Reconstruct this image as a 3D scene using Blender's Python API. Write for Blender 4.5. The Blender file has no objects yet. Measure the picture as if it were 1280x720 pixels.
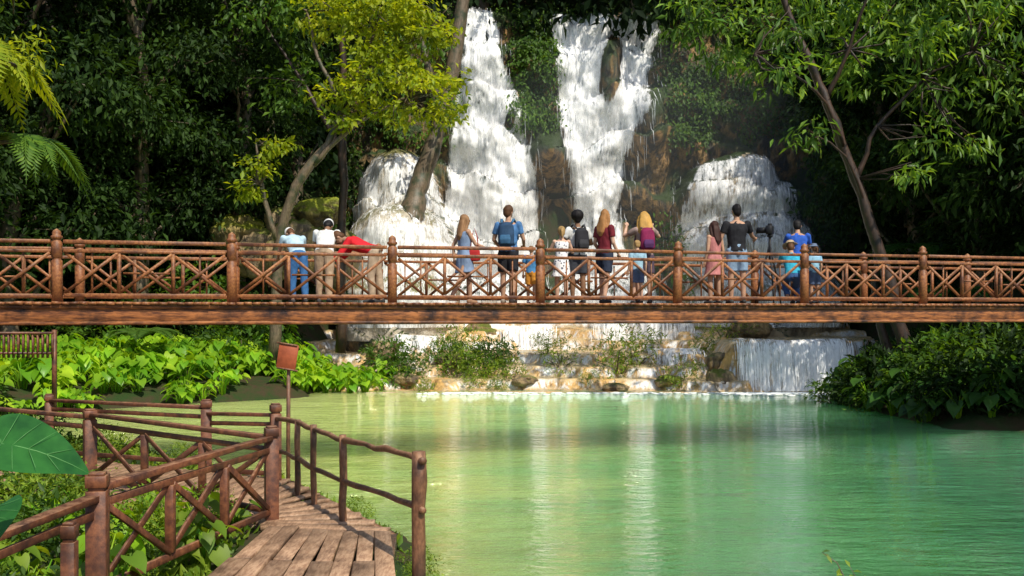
import bpy, math, random
import numpy as np
from mathutils import Vector, Matrix
rng=np.random.default_rng(11); random.seed(11)
sc=bpy.context.scene
COL=sc.collection
# ------------------------------------------------------------ helpers
_tab=np.random.default_rng(3).random((256,256))
def vn(x,y,s=0):
    x=np.asarray(x,float)+s*17.3+100; y=np.asarray(y,float)+s*9.7+100
    xi=np.floor(x).astype(int); yi=np.floor(y).astype(int)
    fx=x-xi; fy=y-yi; fx=fx*fx*(3-2*fx); fy=fy*fy*(3-2*fy)
    a=_tab[xi&255,yi&255]; b=_tab[(xi+1)&255,yi&255]; c=_tab[xi&255,(yi+1)&255]; d=_tab[(xi+1)&255,(yi+1)&255]
    return (a*(1-fx)+b*fx)*(1-fy)+(c*(1-fx)+d*fx)*fy
def fbm(x,y,s=0,o=4):
    t=0;a=.5;f=1.0
    for i in range(o):
        t=t+a*(vn(np.asarray(x)*f,np.asarray(y)*f,s+i)-.5); a*=.5; f*=2.05
    return t
def sstep(a,b,x):
    t=np.clip((np.asarray(x,float)-a)/(b-a),0,1); return t*t*(3-2*t)
class MB:
    def __init__(s): s.v=[]; s.f=[]; s.n=0
    def add(s,v,f):
        v=np.asarray(v,float).reshape(-1,3)
        if not isinstance(f,list): f=[f]
        for q in f:
            q=np.asarray(q,int)
            if q.size: s.f.append(q+s.n)
        s.v.append(v); s.n+=len(v)
    def mesh(s,name):
        V=np.concatenate(s.v); me=bpy.data.meshes.new(name)
        lt=np.concatenate([np.full(len(q),q.shape[1]) for q in s.f]); li=np.concatenate([q.ravel() for q in s.f])
        me.vertices.add(len(V)); me.vertices.foreach_set('co',V.ravel())
        me.loops.add(len(li)); me.loops.foreach_set('vertex_index',li.astype(np.int32))
        me.polygons.add(len(lt)); ls=np.concatenate([[0],np.cumsum(lt)[:-1]])
        me.polygons.foreach_set('loop_start',ls.astype(np.int32)); me.polygons.foreach_set('loop_total',lt.astype(np.int32))
        me.update(calc_edges=True); me.validate()
        return me
    def obj(s,name,mat,parent=None,smooth=False,bevel=0):
        me=s.mesh(name); me.materials.append(mat)
        if smooth: me.polygons.foreach_set('use_smooth',[True]*len(me.polygons))
        o=bpy.data.objects.new(name,me); COL.objects.link(o)
        if parent: o.parent=parent
        if bevel:
            m=o.modifiers.new('b','BEVEL'); m.width=bevel; m.segments=1
        return o
def empty(name,loc=(0,0,0)):
    o=bpy.data.objects.new(name,None); o.empty_display_size=.2; o.location=loc; COL.objects.link(o); return o
def tag(o,label,cat,group=None,kind=None):
    o["label"]=label; o["category"]=cat
    if group: o["group"]=group
    if kind: o["kind"]=kind
    return o
def norm(a):
    a=np.asarray(a,float); return a/np.maximum(np.linalg.norm(a,axis=-1,keepdims=True),1e-9)
def tube(mb,P,R,n=8,ref=None,caps=True,R2=None,ph=0):
    P=np.asarray(P,float); k=len(P); R=np.broadcast_to(np.asarray(R,float),(k,)); R2=R if R2 is None else np.broadcast_to(np.asarray(R2,float),(k,))
    T=np.zeros_like(P); T[1:-1]=P[2:]-P[:-2]; T[0]=P[1]-P[0]; T[-1]=P[-1]-P[-2]; T=norm(T)
    x=np.array(ref if ref is not None else (1,0,0.03),float)
    if ref is None and abs(T[0]@norm(x))>.9: x=np.array((0,1,.05))
    V=[];a=np.arange(n)/n*2*math.pi+ph
    for i in range(k):
        u=x-T[i]*(x@T[i]); u=u/np.linalg.norm(u); w=np.cross(T[i],u)
        if ref is None: x=u
        V.append(P[i]+np.outer(np.cos(a)*R[i],u)+np.outer(np.sin(a)*R2[i],w))
    V=np.concatenate(V); i=np.arange(k-1)[:,None]*n; j=np.arange(n)[None]; j2=(j+1)%n
    F=np.stack([i+j,i+j2,i+n+j2,i+n+j],-1).reshape(-1,4)
    fs=[F]
    if caps:
        V=np.concatenate([V,P[:1],P[-1:]]); c=k*n; jj=np.arange(n); b=(k-1)*n
        fs.append(np.stack([np.full(n,c),(jj+1)%n,jj],-1)); fs.append(np.stack([np.full(n,c+1),b+jj,b+(jj+1)%n],-1))
    mb.add(V,fs)
def ell(mb,c,r,n=12,m=8,M=None):
    th=np.linspace(0,math.pi,m+1)[1:-1]; ph=np.arange(n)/n*2*math.pi
    V=[[0,0,1]]+[[math.sin(t)*math.cos(p),math.sin(t)*math.sin(p),math.cos(t)] for t in th for p in ph]+[[0,0,-1]]
    V=np.array(V)*np.asarray(r,float)
    if M is not None: V=V@np.array(M).T
    V=V+np.asarray(c,float); T=[];Q=[]
    for j in range(n):
        T.append((0,1+j,1+(j+1)%n)); b=1+(m-2)*n; T.append((len(V)-1,b+(j+1)%n,b+j))
        for i in range(m-2):
            a=1+i*n; Q.append((a+j,a+n+j,a+n+(j+1)%n,a+(j+1)%n))
    mb.add(V,[np.array(T),np.array(Q)])
def beam(mb,p,q,w,h,up=(0,0,1),jit=0):
    p=np.asarray(p,float); q=np.asarray(q,float); t=norm(q-p); up=np.asarray(up,float)
    s=np.cross(t,up)
    if np.linalg.norm(s)<.05: s=np.cross(t,(0,1,0.01))
    s=norm(s); u=np.cross(s,t)
    V=[e+a*s*w/2+b*u*h/2+(rng.normal(0,jit,3) if jit else 0) for e in(p,q) for a,b in((-1,-1),(1,-1),(1,1),(-1,1))]
    mb.add(V,np.array([(3,2,1,0),(4,5,6,7),(0,1,5,4),(1,2,6,5),(2,3,7,6),(3,0,4,7)]))
def leaves(mb,C,D,N,L,W,fold=.15):
    C=np.asarray(C); D=norm(D); S=norm(np.cross(D,N)); N=np.cross(S,D); L=np.asarray(L)[:,None]; W=np.asarray(W)[:,None]
    b=C; l=C+D*L*.45-S*W*.5+N*W*fold; r=C+D*L*.45+S*W*.5+N*W*fold; t=C+D*L-N*L*.12
    V=np.stack([b,r,t,l],1).reshape(-1,3); i=np.arange(len(C))[:,None]*4
    mb.add(V,[np.concatenate([i+[0,1,2],i+[0,2,3]])])
def rdir(n):
    return norm(rng.normal(size=(n,3)))
def clump(mb,c,r,nsub,per,L,asp=.4,sub=.35,droop=.5,shell=.5):
    d=rdir(nsub); rad=rng.random(nsub)**(1/3.); rad=shell+(1-shell)*rad
    rad=np.where(rng.random(nsub)<.25,rng.random(nsub),rad)*(1+.25*rng.random(nsub))
    r=np.asarray(r,float); cc=np.asarray(c)+d*rad[:,None]*r
    n=nsub*per; C=np.repeat(cc,per,0)+rng.normal(size=(n,3))*np.array([sub,sub,sub*.45])
    O=np.repeat(d,per,0)
    D=O*.6+rng.normal(size=(n,3))*.7; D[:,2]-=droop
    N=rng.normal(size=(n,3))*.5+np.array([0,0,1.])+O*.3
    l=L*(.6+.8*rng.random(n)); leaves(mb,C,D,N,l,l*asp)
def grid(mb,X,Y,Z,keep=None):
    a,b=X.shape; V=np.stack([X,Y,Z],-1).reshape(-1,3)
    i=np.arange(a-1)[:,None]*b+np.arange(b-1)[None]
    F=np.stack([i,i+1,i+b+1,i+b],-1).reshape(-1,4)
    if keep is not None:
        F=F[keep[:-1,:-1].ravel()]
    mb.add(V,F)
# ------------------------------------------------------------ materials
def nm(name):
    m=bpy.data.materials.new(name); m.use_nodes=True; nt=m.node_tree; nt.nodes.clear()
    o=nt.nodes.new('ShaderNodeOutputMaterial'); return m,nt,o
class NT:
    def __init__(s,nt): s.nt=nt
    def n(s,t,**k):
        x=s.nt.nodes.new('ShaderNode'+t)
        for a,b in k.items(): setattr(x,a,b)
        return x
    def l(s,a,b): s.nt.links.new(a,b)
    def coord(s,kind='Object',scale=(1,1,1)):
        t=s.n('TexCoord'); m=s.n('Mapping'); m.inputs['Scale'].default_value=scale; s.l(t.outputs[kind],m.inputs[0]); return m.outputs[0]
    def pos(s,scale=(1,1,1)):
        t=s.n('NewGeometry'); m=s.n('Mapping'); m.inputs['Scale'].default_value=scale; s.l(t.outputs['Position'],m.inputs[0]); return m.outputs[0]
    def noise(s,vec,scale,detail=5,rough=.6):
        t=s.n('TexNoise'); t.inputs['Scale'].default_value=scale; t.inputs['Detail'].default_value=detail; t.inputs['Roughness'].default_value=rough
        s.l(vec,t.inputs['Vector']); return t.outputs['Fac']
    def ramp(s,fac,stops):
        r=s.n('ValToRGB'); e=r.color_ramp.elements
        while len(e)<len(stops): e.new(.5)
        for x,(p,c) in zip(e,stops):
            x.position=p; x.color=(c,c,c,1) if not isinstance(c,(tuple,list)) else (*c,1)
        s.l(fac,r.inputs[0]); return r.outputs[0]
    def mix(s,f,a,b,mode='MIX'):
        m=s.n('Mix',data_type='RGBA',blend_type=mode)
        for i,v in((0,f),(6,a),(7,b)):
            if isinstance(v,(int,float)): m.inputs[i].default_value=v
            elif isinstance(v,(tuple,list)): m.inputs[i].default_value=(*v,1)
            else: s.l(v,m.inputs[i])
        return m.outputs[2]
    def math(s,op,a,b=0,c=0):
        m=s.n('Math',operation=op)
        for i,v in enumerate((a,b,c)):
            if isinstance(v,(int,float)): m.inputs[i].default_value=v
            else: s.l(v,m.inputs[i])
        return m.outputs[0]
    def bsdf(s,col,rough=.6,spec=.4,bump=None,bs=.3,bd=.02,**k):
        p=s.n('BsdfPrincipled')
        if isinstance(col,(tuple,list)): p.inputs['Base Color'].default_value=(*col,1)
        else: s.l(col,p.inputs['Base Color'])
        if isinstance(rough,(int,float)): p.inputs['Roughness'].default_value=rough
        else: s.l(rough,p.inputs['Roughness'])
        p.inputs['Specular IOR Level'].default_value=spec
        if bump is not None:
            b=s.n('Bump'); b.inputs['Strength'].default_value=bs; b.inputs['Distance'].default_value=bd; s.l(bump,b.inputs['Height']); s.l(b.outputs[0],p.inputs['Normal'])
        return p
def leaf_mat(name,a,b,c=None,tr=.35,rough=.5,big=.35,spec=.3):
    m,nt,o=nm(name); t=NT(nt); g=t.n('NewGeometry')
    f=t.ramp(g.outputs['Random Per Island'],[(0,0.),(1,1.)])
    col=t.mix(f,a,b)
    n=t.ramp(t.noise(t.pos(),big,3),[(.35,0.),(.65,1.)])
    col=t.mix(t.math('MULTIPLY',n,.75),col,c if c else tuple(x*.45 for x in a))
    p=t.bsdf(col,rough,spec); tl=t.n('BsdfTranslucent'); c2=t.mix(1.,col,(1.7,1.5,.4),'MULTIPLY'); t.l(c2,tl.inputs[0])
    mx=t.n('MixShader'); mx.inputs[0].default_value=tr; t.l(p.outputs[0],mx.inputs[1]); t.l(tl.outputs[0],mx.inputs[2]); t.l(mx.outputs[0],o.inputs[0]); return m
def wood_mat(name,a,b,c,scale=(6,6,6),topc=(.42,.25,.14),topf=.75,bs=.5):
    m,nt,o=nm(name); t=NT(nt)
    n1=t.noise(t.coord('Object',(1,1,1)),3.,4); n2=t.noise(t.coord('Object',scale),3,7,.7); 
    col=t.mix(t.ramp(n2,[(.38,0.),(.62,1.)]),a,b); col=t.mix(t.ramp(n1,[(.45,0.),(.65,1.)]),col,c)
    g=t.n('NewGeometry'); s=t.n('SeparateXYZ'); t.l(g.outputs['Normal'],s.inputs[0])
    top=t.math('MULTIPLY',t.ramp(s.outputs[2],[(.4,0.),(.95,1.)]),t.ramp(n2,[(.42,.1),(.6,topf)])); col=t.mix(top,col,topc)  # tints upward faces by topc; on rails the tan paints sunlit highlights
    p=t.bsdf(col,.5,.4,n2,bs,.01); t.l(p.outputs[0],o.inputs[0]); return m
def flat(name,col,rough=.8,spec=.2,var=.25,sc_=14.):
    m,nt,o=nm(name); t=NT(nt); n=t.noise(t.coord(),sc_,4)
    c=t.mix(t.ramp(n,[(.35,0.),(.7,1.)]),col,tuple(x*(1-var) for x in col)); p=t.bsdf(c,rough,spec,n,.3,.01); t.l(p.outputs[0],o.inputs[0]); return m
def rock_mat(name,a,b,dark,moss,mossamt=.5,wet=.45,dk=(.42,.6)):
    m,nt,o=nm(name); t=NT(nt); P=t.pos()
    n1=t.noise(P,.9,8,.65); n2=t.noise(t.pos((2.2,2.2,.5)),1.2,8,.7); n3=t.noise(P,.45,5,.6)
    col=t.mix(t.ramp(n1,[(.35,0.),(.65,1.)]),a,b); col=t.mix(t.ramp(n2,[(dk[0],1.),(dk[1],0.)]),col,dark)
    g=t.n('NewGeometry'); s=t.n('SeparateXYZ'); t.l(g.outputs['Normal'],s.inputs[0])
    mz=t.math('ADD',t.math('MULTIPLY',s.outputs[2],.22),n3); fm=t.ramp(mz,[(.62-.25*mossamt,0.),(.74-.25*mossamt,1.)])
    mc=t.mix(t.noise(P,6.,3),moss,tuple(x*.35 for x in moss)); col=t.mix(fm,col,mc)
    bm=t.math('ADD',n2,t.math('MULTIPLY',t.noise(P,7.,6,.7),.4))
    p=t.bsdf(col,wet,.5,bm,.9,.25); t.l(p.outputs[0],o.inputs[0]); return m
M_wood=wood_mat('bridge_wood',(.16,.05,.020),(.36,.14,.045),(.075,.026,.014),(9,9,9),(.5,.3,.15))
M_rail=wood_mat('railing_wood',(.085,.028,.015),(.21,.075,.032),(.04,.016,.011),(5,5,5),(.36,.20,.11),.7,.3)
M_deck=wood_mat('beam_wood',(.085,.028,.014),(.42,.15,.045),(.035,.015,.011),(1.2,1.2,9))
M_rustic=wood_mat('rustic_wood',(.12,.05,.026),(.25,.115,.058),(.05,.024,.015),(12,12,5))
M_plank=wood_mat('plank_wood',(.26,.14,.08),(.48,.31,.19),(.11,.06,.035),(14,2.5,10),(.50,.31,.19),.5)
M_bark=wood_mat('bark',(.085,.06,.04),(.19,.14,.09),(.04,.05,.025),(9,9,1.5),(.1,.1,.05),.5,.8)
M_barkr=wood_mat('red_bark',(.035,.02,.014),(.07,.038,.024),(.016,.012,.01),(9,9,1.5),(.05,.05,.02),.5,.8)
M_cliff=rock_mat('cliff_rock',(.34,.21,.08),(.52,.29,.10),(.035,.028,.017),(.04,.075,.012),.62,.4,(.44,.6))
M_bould=rock_mat('travertine',(.52,.39,.22),(.55,.35,.14),(.14,.10,.06),(.20,.24,.02),.2)
M_pale=rock_mat('pale_wet_travertine',(.66,.60,.50),(.60,.50,.36),(.34,.30,.24),(.3,.28,.1),.0,.22,(.36,.50))
M_tan=rock_mat('tan_wet_travertine',(.56,.45,.30),(.52,.37,.20),(.20,.15,.09),(.2,.2,.06),.1,.3,(.40,.56))
M_leafD=leaf_mat('forest_leaf',(.014,.036,.007),(.055,.11,.018),(.004,.012,.004),.3,.6,.3,.15)
M_leafF=leaf_mat('far_leaf',(.008,.02,.006),(.02,.045,.01),(.004,.010,.004),.2,.7,.35,.1)
M_leafM=leaf_mat('green_leaf',(.05,.13,.015),(.14,.25,.025),(.02,.05,.010),.4)
M_leafY=leaf_mat('yellow_leaf',(.28,.38,.02),(.54,.56,.03),(.08,.16,.012),.5,big=.7)
M_leafT=leaf_mat('taro_leaf',(.18,.44,.02),(.48,.66,.04),(.06,.20,.012),.45,.35,big=.8)
M_leafR=leaf_mat('tree_leaf',(.08,.20,.03),(.30,.46,.07),(.025,.07,.015),.45,.4,.6)
M_grass=leaf_mat('fresh_leaf',(.12,.24,.02),(.34,.44,.035),(.04,.09,.01),.4,big=1.2)
def ground_mat():
    m,nt,o=nm('ground'); t=NT(nt); P=t.pos(); n=t.noise(P,1.5,8,.65)
    c=t.mix(t.ramp(n,[(.4,0.),(.6,1.)]),(.05,.035,.018),(.022,.045,.010)); p=t.bsdf(c,.9,.2,n,.8,.1); t.l(p.outputs[0],o.inputs[0]); return m
def fall_mat(name,thr=.42,soft=.2):
    m,nt,o=nm(name); t=NT(nt)
    n1=t.noise(t.pos((1.5,1.0,.40)),1.6,6,.6); n2=t.noise(t.pos((7,2.5,.8)),1.8,7,.78)
    s=t.math('ADD',t.math('MULTIPLY',n1,.42),t.math('MULTIPLY',n2,.58))
    at=t.n('Attribute',attribute_name='fade'); s2=t.math('SUBTRACT',s,t.math('MULTIPLY',t.math('SUBTRACT',1.,at.outputs['Fac']),.34))
    al=t.ramp(s2,[(thr,0.),(thr+soft*.5,.6),(thr+soft,1.)])
    col=t.mix(t.ramp(s,[(.38,0.),(.48,1.)]),(.68,.77,.86),(.98,.98,.985))
    p=t.bsdf(col,.8,.1,s,.28,.1); tr=t.n('BsdfTranslucent'); tr.inputs[0].default_value=(.93,.95,.97,1)
    mx=t.n('MixShader'); mx.inputs[0].default_value=.08; t.l(p.outputs[0],mx.inputs[1]); t.l(tr.outputs[0],mx.inputs[2])
    tp=t.n('BsdfTransparent'); m2=t.n('MixShader'); t.l(al,m2.inputs[0]); t.l(tp.outputs[0],m2.inputs[1]); t.l(mx.outputs[0],m2.inputs[2]); t.l(m2.outputs[0],o.inputs[0]); return m
M_fall=fall_mat('falling_water',.345,.15); M_fallthin=fall_mat('thin_falling_water',.40,.15)
def setfade(ob,arr):
    a=ob.data.attributes.new('fade','FLOAT','POINT'); a.data.foreach_set('value',np.clip(arr,0,1).astype(np.float32))
def terrace_mat():
    m,nt,o=nm('travertine_terrace'); t=NT(nt); g=t.n('NewGeometry'); s=t.n('SeparateXYZ'); t.l(g.outputs['Normal'],s.inputs[0])
    P=t.pos(); n=t.noise(P,.8,7,.65); f=t.noise(t.pos((3.5,3.5,.6)),1.4,6,.7); big=t.noise(P,.5,3)
    rock=t.mix(t.ramp(n,[(.4,0.),(.6,1.)]),(.68,.40,.13),(.48,.29,.11)); rock=t.mix(t.ramp(t.noise(P,2.2,7,.7),[(.48,0.),(.62,1.)]),rock,(.16,.10,.045))
    steep=t.ramp(s.outputs[2],[(.5,1.),(.96,0.)])
    wf=t.ramp(t.math('ADD',t.math('MULTIPLY',f,.6),t.math('MULTIPLY',big,.4)),[(.46,0.),(.56,1.)]); wn=t.math('MULTIPLY',steep,wf)
    pool=t.ramp(n,[(.40,0.),(.48,1.)]); flatw=t.math('MULTIPLY',pool,t.math('SUBTRACT',1.,steep))
    c=t.mix(t.math('MULTIPLY',flatw,.5),rock,(.66,.58,.36)); c=t.mix(wn,c,(.92,.94,.95))
    r=t.ramp(flatw,[(0.,.55),(1.,.12)])
    p=t.bsdf(c,r,.5,t.noise(P,5.,6,.7),.8,.1); t.l(p.outputs[0],o.inputs[0]); return m
def pool_mat():
    m,nt,o=nm('pool_water'); t=NT(nt); g=t.n('NewGeometry'); s=t.n('SeparateXYZ'); t.l(g.outputs['Position'],s.inputs[0])
    w=t.math('MULTIPLY',t.math('SUBTRACT',t.noise(t.pos((.6,1,1)),.3,5),.5),8.)
    x=t.math('ADD',s.outputs[0],w); y=t.math('ADD',s.outputs[1],w)
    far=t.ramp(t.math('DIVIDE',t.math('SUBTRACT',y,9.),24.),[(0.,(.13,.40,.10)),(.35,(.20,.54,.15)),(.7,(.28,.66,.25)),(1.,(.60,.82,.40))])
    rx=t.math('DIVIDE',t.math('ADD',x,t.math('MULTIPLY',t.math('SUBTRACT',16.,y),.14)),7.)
    rt_shade=t.ramp(rx,[(0.,0.),(1.,1.)]); c=t.mix(t.math('MULTIPLY',rt_shade,.93),far,(.016,.14,.035))  # right side: deeper green water, with tree shade darkened into the colour
    lf_glare=t.ramp(t.math('DIVIDE',t.math('SUBTRACT',1.8,x),5.),[(0.,0.),(1.,1.)]); c=t.mix(t.math('MULTIPLY',lf_glare,.85),c,(.68,.76,.20))  # left side: yellow-green water, with bright glare painted into the colour
    n1=t.noise(t.pos((.8,2.2,1)),1.7,5,.6); n2=t.noise(t.pos((.5,1.1,1)),.7,3,.5); n3=t.noise(t.pos((1.2,3.0,1)),4.,3,.6)
    b=t.math('ADD',t.math('ADD',n1,t.math('MULTIPLY',n2,1.5)),t.math('MULTIPLY',n3,.4))
    p=t.bsdf(c,.03,1.0,b,1.,.45); p.subsurface_method='BURLEY'; p.inputs['Subsurface Weight'].default_value=1.; p.inputs['Subsurface Scale'].default_value=2.; p.inputs['Subsurface Radius'].default_value=(2.6,3.,2.4)
    t.l(p.outputs[0],o.inputs[0]); return m
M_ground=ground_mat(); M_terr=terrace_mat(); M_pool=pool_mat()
# ------------------------------------------------------------ terrain
poly=np.array([(-.5,4.5),(-.6,8.6),(-1.5,11),(-3.1,13.6),(-6,16.5),(-10,19.5),(-13,24),(-9.3,27),(-6.6,29.3),(-5.2,31.2),(11.6,31.6),(10.3,29.8),(9.7,28),(9.4,24.5),(9.9,21.4),(13,20.2),(30,18.5),(30,4.5)])
def sdist(x,y):
    x=np.asarray(x,float); y=np.asarray(y,float); d=np.full(x.shape,1e9); ins=np.zeros(x.shape,bool)
    for i in range(len(poly)):
        a=poly[i]; b=poly[(i+1)%len(poly)]; e=b-a; wx=x-a[0]; wy=y-a[1]; t=np.clip((wx*e[0]+wy*e[1])/(e@e),0,1)
        d=np.minimum(d,np.hypot(wx-t*e[0],wy-t*e[1]))
        c=((a[1]<=y)&(b[1]>y))|((b[1]<=y)&(a[1]>y)); xx=a[0]+(y-a[1])/(e[1]+1e-12)*e[0]; ins^=c&(x<xx)
    return np.where(ins,-d,d)
def gh(x,y):
    d=sdist(x,y)+.8*fbm(np.asarray(x)*.5,np.asarray(y)*.5,5)
    low=.08+.35*(1-np.exp(-np.maximum(d,0)/.8))+.12*np.maximum(d,0)*sstep(18,24,y)+.3*fbm(np.asarray(x)*.8,np.asarray(y)*.8,2)
    incl=sstep(-9,-7,x)*(1-sstep(14,16.5,x))
    side=np.clip(.62*(y-33),0,24); mid=26*sstep(46,62,y)+14*sstep(44.5,46.5,y)*.9; mid=np.minimum(mid,25)
    hill=side*(1-incl)+mid*incl
    wide=np.clip((np.abs(np.asarray(x)-1)-17)*.5,0,20)*sstep(12,30,y)
    h=low+np.maximum(hill,wide)
    h=np.where(d>0,h,-np.minimum(.9,-d*.5)+.05)
    m=sstep(-7,-5.6,x)*(1-sstep(11.3,12.3,x))*sstep(29.5,30.3,y)*(1-sstep(43.5,44.5,y))
    return h*(1-m)-.5*m
gx=np.concatenate([np.linspace(-150,-26,12)[:-1],np.linspace(-26,28,170),np.linspace(28,150,12)[1:]])
gy=np.concatenate([np.linspace(-60,-4,8)[:-1],np.linspace(-4,64,200),np.linspace(64,200,14)[1:]])
X,Y=np.meshgrid(gx,gy,indexing='ij'); mb=MB(); grid(mb,X,Y,gh(X,Y)); o=mb.obj('ground',M_ground,smooth=True); tag(o,'dark leafy earth banks and forested hillside','ground',kind='structure')
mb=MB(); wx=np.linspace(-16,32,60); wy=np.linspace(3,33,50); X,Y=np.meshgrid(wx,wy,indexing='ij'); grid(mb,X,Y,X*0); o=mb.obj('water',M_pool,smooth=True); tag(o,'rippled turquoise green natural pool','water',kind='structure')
def front(x): return 31.2+.55*(np.abs(x-9.3)/2.1)**3+.45*fbm(x*1.1,x*0,4)
def th(x,y):
    n=fbm(x*.38,y*.3,8)*6+fbm(x*1.2,y*1.0,9)*2.4
    q=np.clip((y-31.3+n)/9*5.4,-1,6.2); fl=np.floor(q); fr=q-fl
    h=(fl+sstep(0,.38,fr)+.12*fr)*.38-.05
    m=sstep(6.3,7.6,x)*sstep(0,.3,y-front(x))
    h=np.maximum(h,1.62*m)+.12*fbm(x*2.2,y*2.2,3)
    h=h+sstep(40,43.5,y)*.5
    return np.where(y<30.8,-.4,h)
tx=np.arange(-8.5,14,.08); ty=np.arange(30,45,.08); X,Y=np.meshgrid(tx,ty,indexing='ij'); mb=MB(); grid(mb,X,Y,th(X,Y)); o=mb.obj('travertine_terrace',M_terr,smooth=True); tag(o,'stepped cream and orange travertine terraces with running water','rock terrace',kind='structure')
# cliff
bumps=[(1.75,9.9,.8,1.0,2.3),(6.5,11.5,.9,1.5,1.9),(4.6,14,.5,1.9,1.2),(6.4,8,1.1,1.8,1.0),(.2,11.5,.6,.7,.9),(2.0,6.5,.9,2.0,-2.0),(6.2,5.3,.8,2.2,-1.5),(-.4,8,1.6,4,1.3),(4,12,1.8,3,.7),(-1.8,14,1,3,.6),(1.0,14,1.0,1.2,1.0),(8,14,1.6,1.6,.8)]
def dome(y,x,z,cx,cz,rx,rz,yc,ry,nz=.35):
    zz=np.maximum(z-cz,0); w=((x-cx+.25*fbm(x*.8,z*.8,91))/rx)**2+(zz/rz)**2+nz*fbm(x*.9,z*.9,92); q=np.sqrt(np.clip(1-w,0,1)); return np.where(q>0,np.minimum(y,yc-ry*q),y)
def cy(x,z):
    x=np.asarray(x,float); z=np.asarray(z,float)
    y=43.4+.24*(z-2)-1.9*fbm(x*.3,z*.3,21)-.8*fbm(x*1.1,z*.8,22)
    for cx,cz,sx,sz,a in bumps: y=y-a*np.exp(-((x-cx)/sx)**2-((z-cz)/sz)**2)
    y=dome(y,x,z,-5.0,6.9,1.9,2.9,43.0,2.7,.2); y=dome(y,x,z,-4.75,4.6,2.5,2.7,42.2,4.6,.2)
    y=dome(y,x,z,10.0,6.6,2.6,3.2,43.6,2.2); y=dome(y,x,z,10.3,5.0,3.2,2.2,43.0,2.9); y=dome(y,x,z,10.8,3.4,3.2,1.8,42.2,3.2)
    y=y-sstep(4.2,3.2,z)*1.2
    y=y+sstep(17,18.5,z)*4-.7*sstep(.0,.8,(z*.45+2.4*fbm(x*.25,z*.1,30))%1)
    return y
cx=np.arange(-11,18.5,.1); cz=np.arange(.5,19.5,.1); X,Z=np.meshgrid(cx,cz,indexing='ij'); mb=MB(); grid(mb,X,cy(X,Z),Z); o=mb.obj('cliff',M_cliff,smooth=True); tag(o,'mossy brown travertine cliff behind the falls','cliff',kind='structure')
for x0,x1,lim,mt,lb in((-7.5,-2.2,42.1,M_pale,'large pale rounded limestone boulder glistening with water'),(7.0,14,42.0,M_tan,'rounded tan limestone tiers below the lower fall')):
    X,Z=np.meshgrid(np.arange(x0,x1,.09),np.arange(1.5,10,.09),indexing='ij'); Yv=cy(X,Z)-.05; mb=MB(); grid(mb,X,Yv,Z,Yv<lim); o=mb.obj('boulder',mt,smooth=True); tag(o,lb,'rock')
def fall(zs,xl,xr,mat,label,hole=None,nrib=500,off=.15,dens=.07,soft=.55,layers=((1.,0.),(.62,.28))):
    z=np.arange(min(zs),max(zs),.08); t=np.linspace(0,1,int((max(xr)-min(xl))/dens)); o=np.argsort(zs); zs=np.array(zs)[o]; xl=np.array(xl)[o]; xr=np.array(xr)[o]
    L0=np.interp(z,zs,xl); R0=np.interp(z,zs,xr); T,Zz=np.meshgrid(t,z,indexing='ij')
    L=L0+.8*fbm(z*.8,z*0,41)-.15; R=R0+.8*fbm(z*.8,z*0,47)+.15
    X=L[None]+(R-L)[None]*T; mb=MB(); fades=[]
    for amp,ex in layers:
        Yv=cy(X,Zz)-off-ex-.3*(fbm(X*1.6+ex*9,Zz*.5,50)+.25)*1.2
        e=np.minimum(X-L[None],R[None]-X)+.5*fbm(X*2.5,Zz*.7,60); fd=sstep(0,soft,e)*sstep(0,.5,max(zs)-Zz-.1+.6*fbm(X*1.2,Zz*0,63))
        if hole:
            for hx,hz,rx,rz in hole: fd=fd*sstep(.7,1.6,((X-hx-.12*(Zz-hz))/rx)**2+((Zz-hz)/rz)**2+1.2*fbm(X*1.5,Zz*1.5,61))
        jut=np.gradient(Yv,axis=1)/.08; fd=fd*(1-.25*sstep(.45,1.1,jut))
        grid(mb,X,Yv,Zz,fd>.02); fades.append((fd*amp).ravel())
    for _ in range(nrib):
        z0=random.uniform(min(zs)+.3,max(zs)-.3); u=random.uniform(-.06,1.06); l=random.uniform(.3,1.2)
        x0=np.interp(z0,zs,xl)+(np.interp(z0,zs,xr)-np.interp(z0,zs,xl))*u
        if hole and any(((x0-hx)/rx)**2+((z0-hz)/rz)**2<1.3 for hx,hz,rx,rz in hole): continue
        k=7; zz=z0-np.linspace(0,l,k); zz=np.maximum(zz,min(zs)); xx=x0+np.linspace(0,random.uniform(-.1,.1),k)
        yy=np.minimum.accumulate(cy(xx,zz))-off-random.uniform(.1,.4); yy[0]+=.2
        w=random.uniform(.004,.013)*np.sin(np.linspace(.2,3.0,k)); 
        V=np.concatenate([np.stack([xx-w,yy,zz],1),np.stack([xx+w,yy-.02,zz],1)]); i=np.arange(k-1)[:,None]; mb.add(V,np.concatenate([i+[0,1,k+1,k]])); fades.append(np.full(2*k,.95))
    ob=mb.obj('waterfall',mat,smooth=True); setfade(ob,np.concatenate(fades)); tag(ob,label,'waterfall'); return ob
fall([17.3,16,13.4,11.2,9.4,7.6,5.8,4.2,3,2],[1.4,1.7,2.0,2.1,2.4,2.8,2.8,2.0,1.2,.9],[7.3,7.1,6.8,6.1,5.5,5.1,5.3,6.2,7.1,7.3],M_fall,'tall white waterfall splitting around a rock and narrowing',[(4.7,14.2,.45,1.6)],450)
fall([18.5,16.5,14.5,12,9.4,6.5,3,2],[-2.6,-2.5,-2.5,-2.8,-3.1,-3.2,-3.3,-3.3],[-1.3,-.8,0,.7,1.2,1.5,1.7,1.8],M_fall,'broad white waterfall fanning out down the cliff',[(-.1,11.4,.22,.4)],450)
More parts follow.
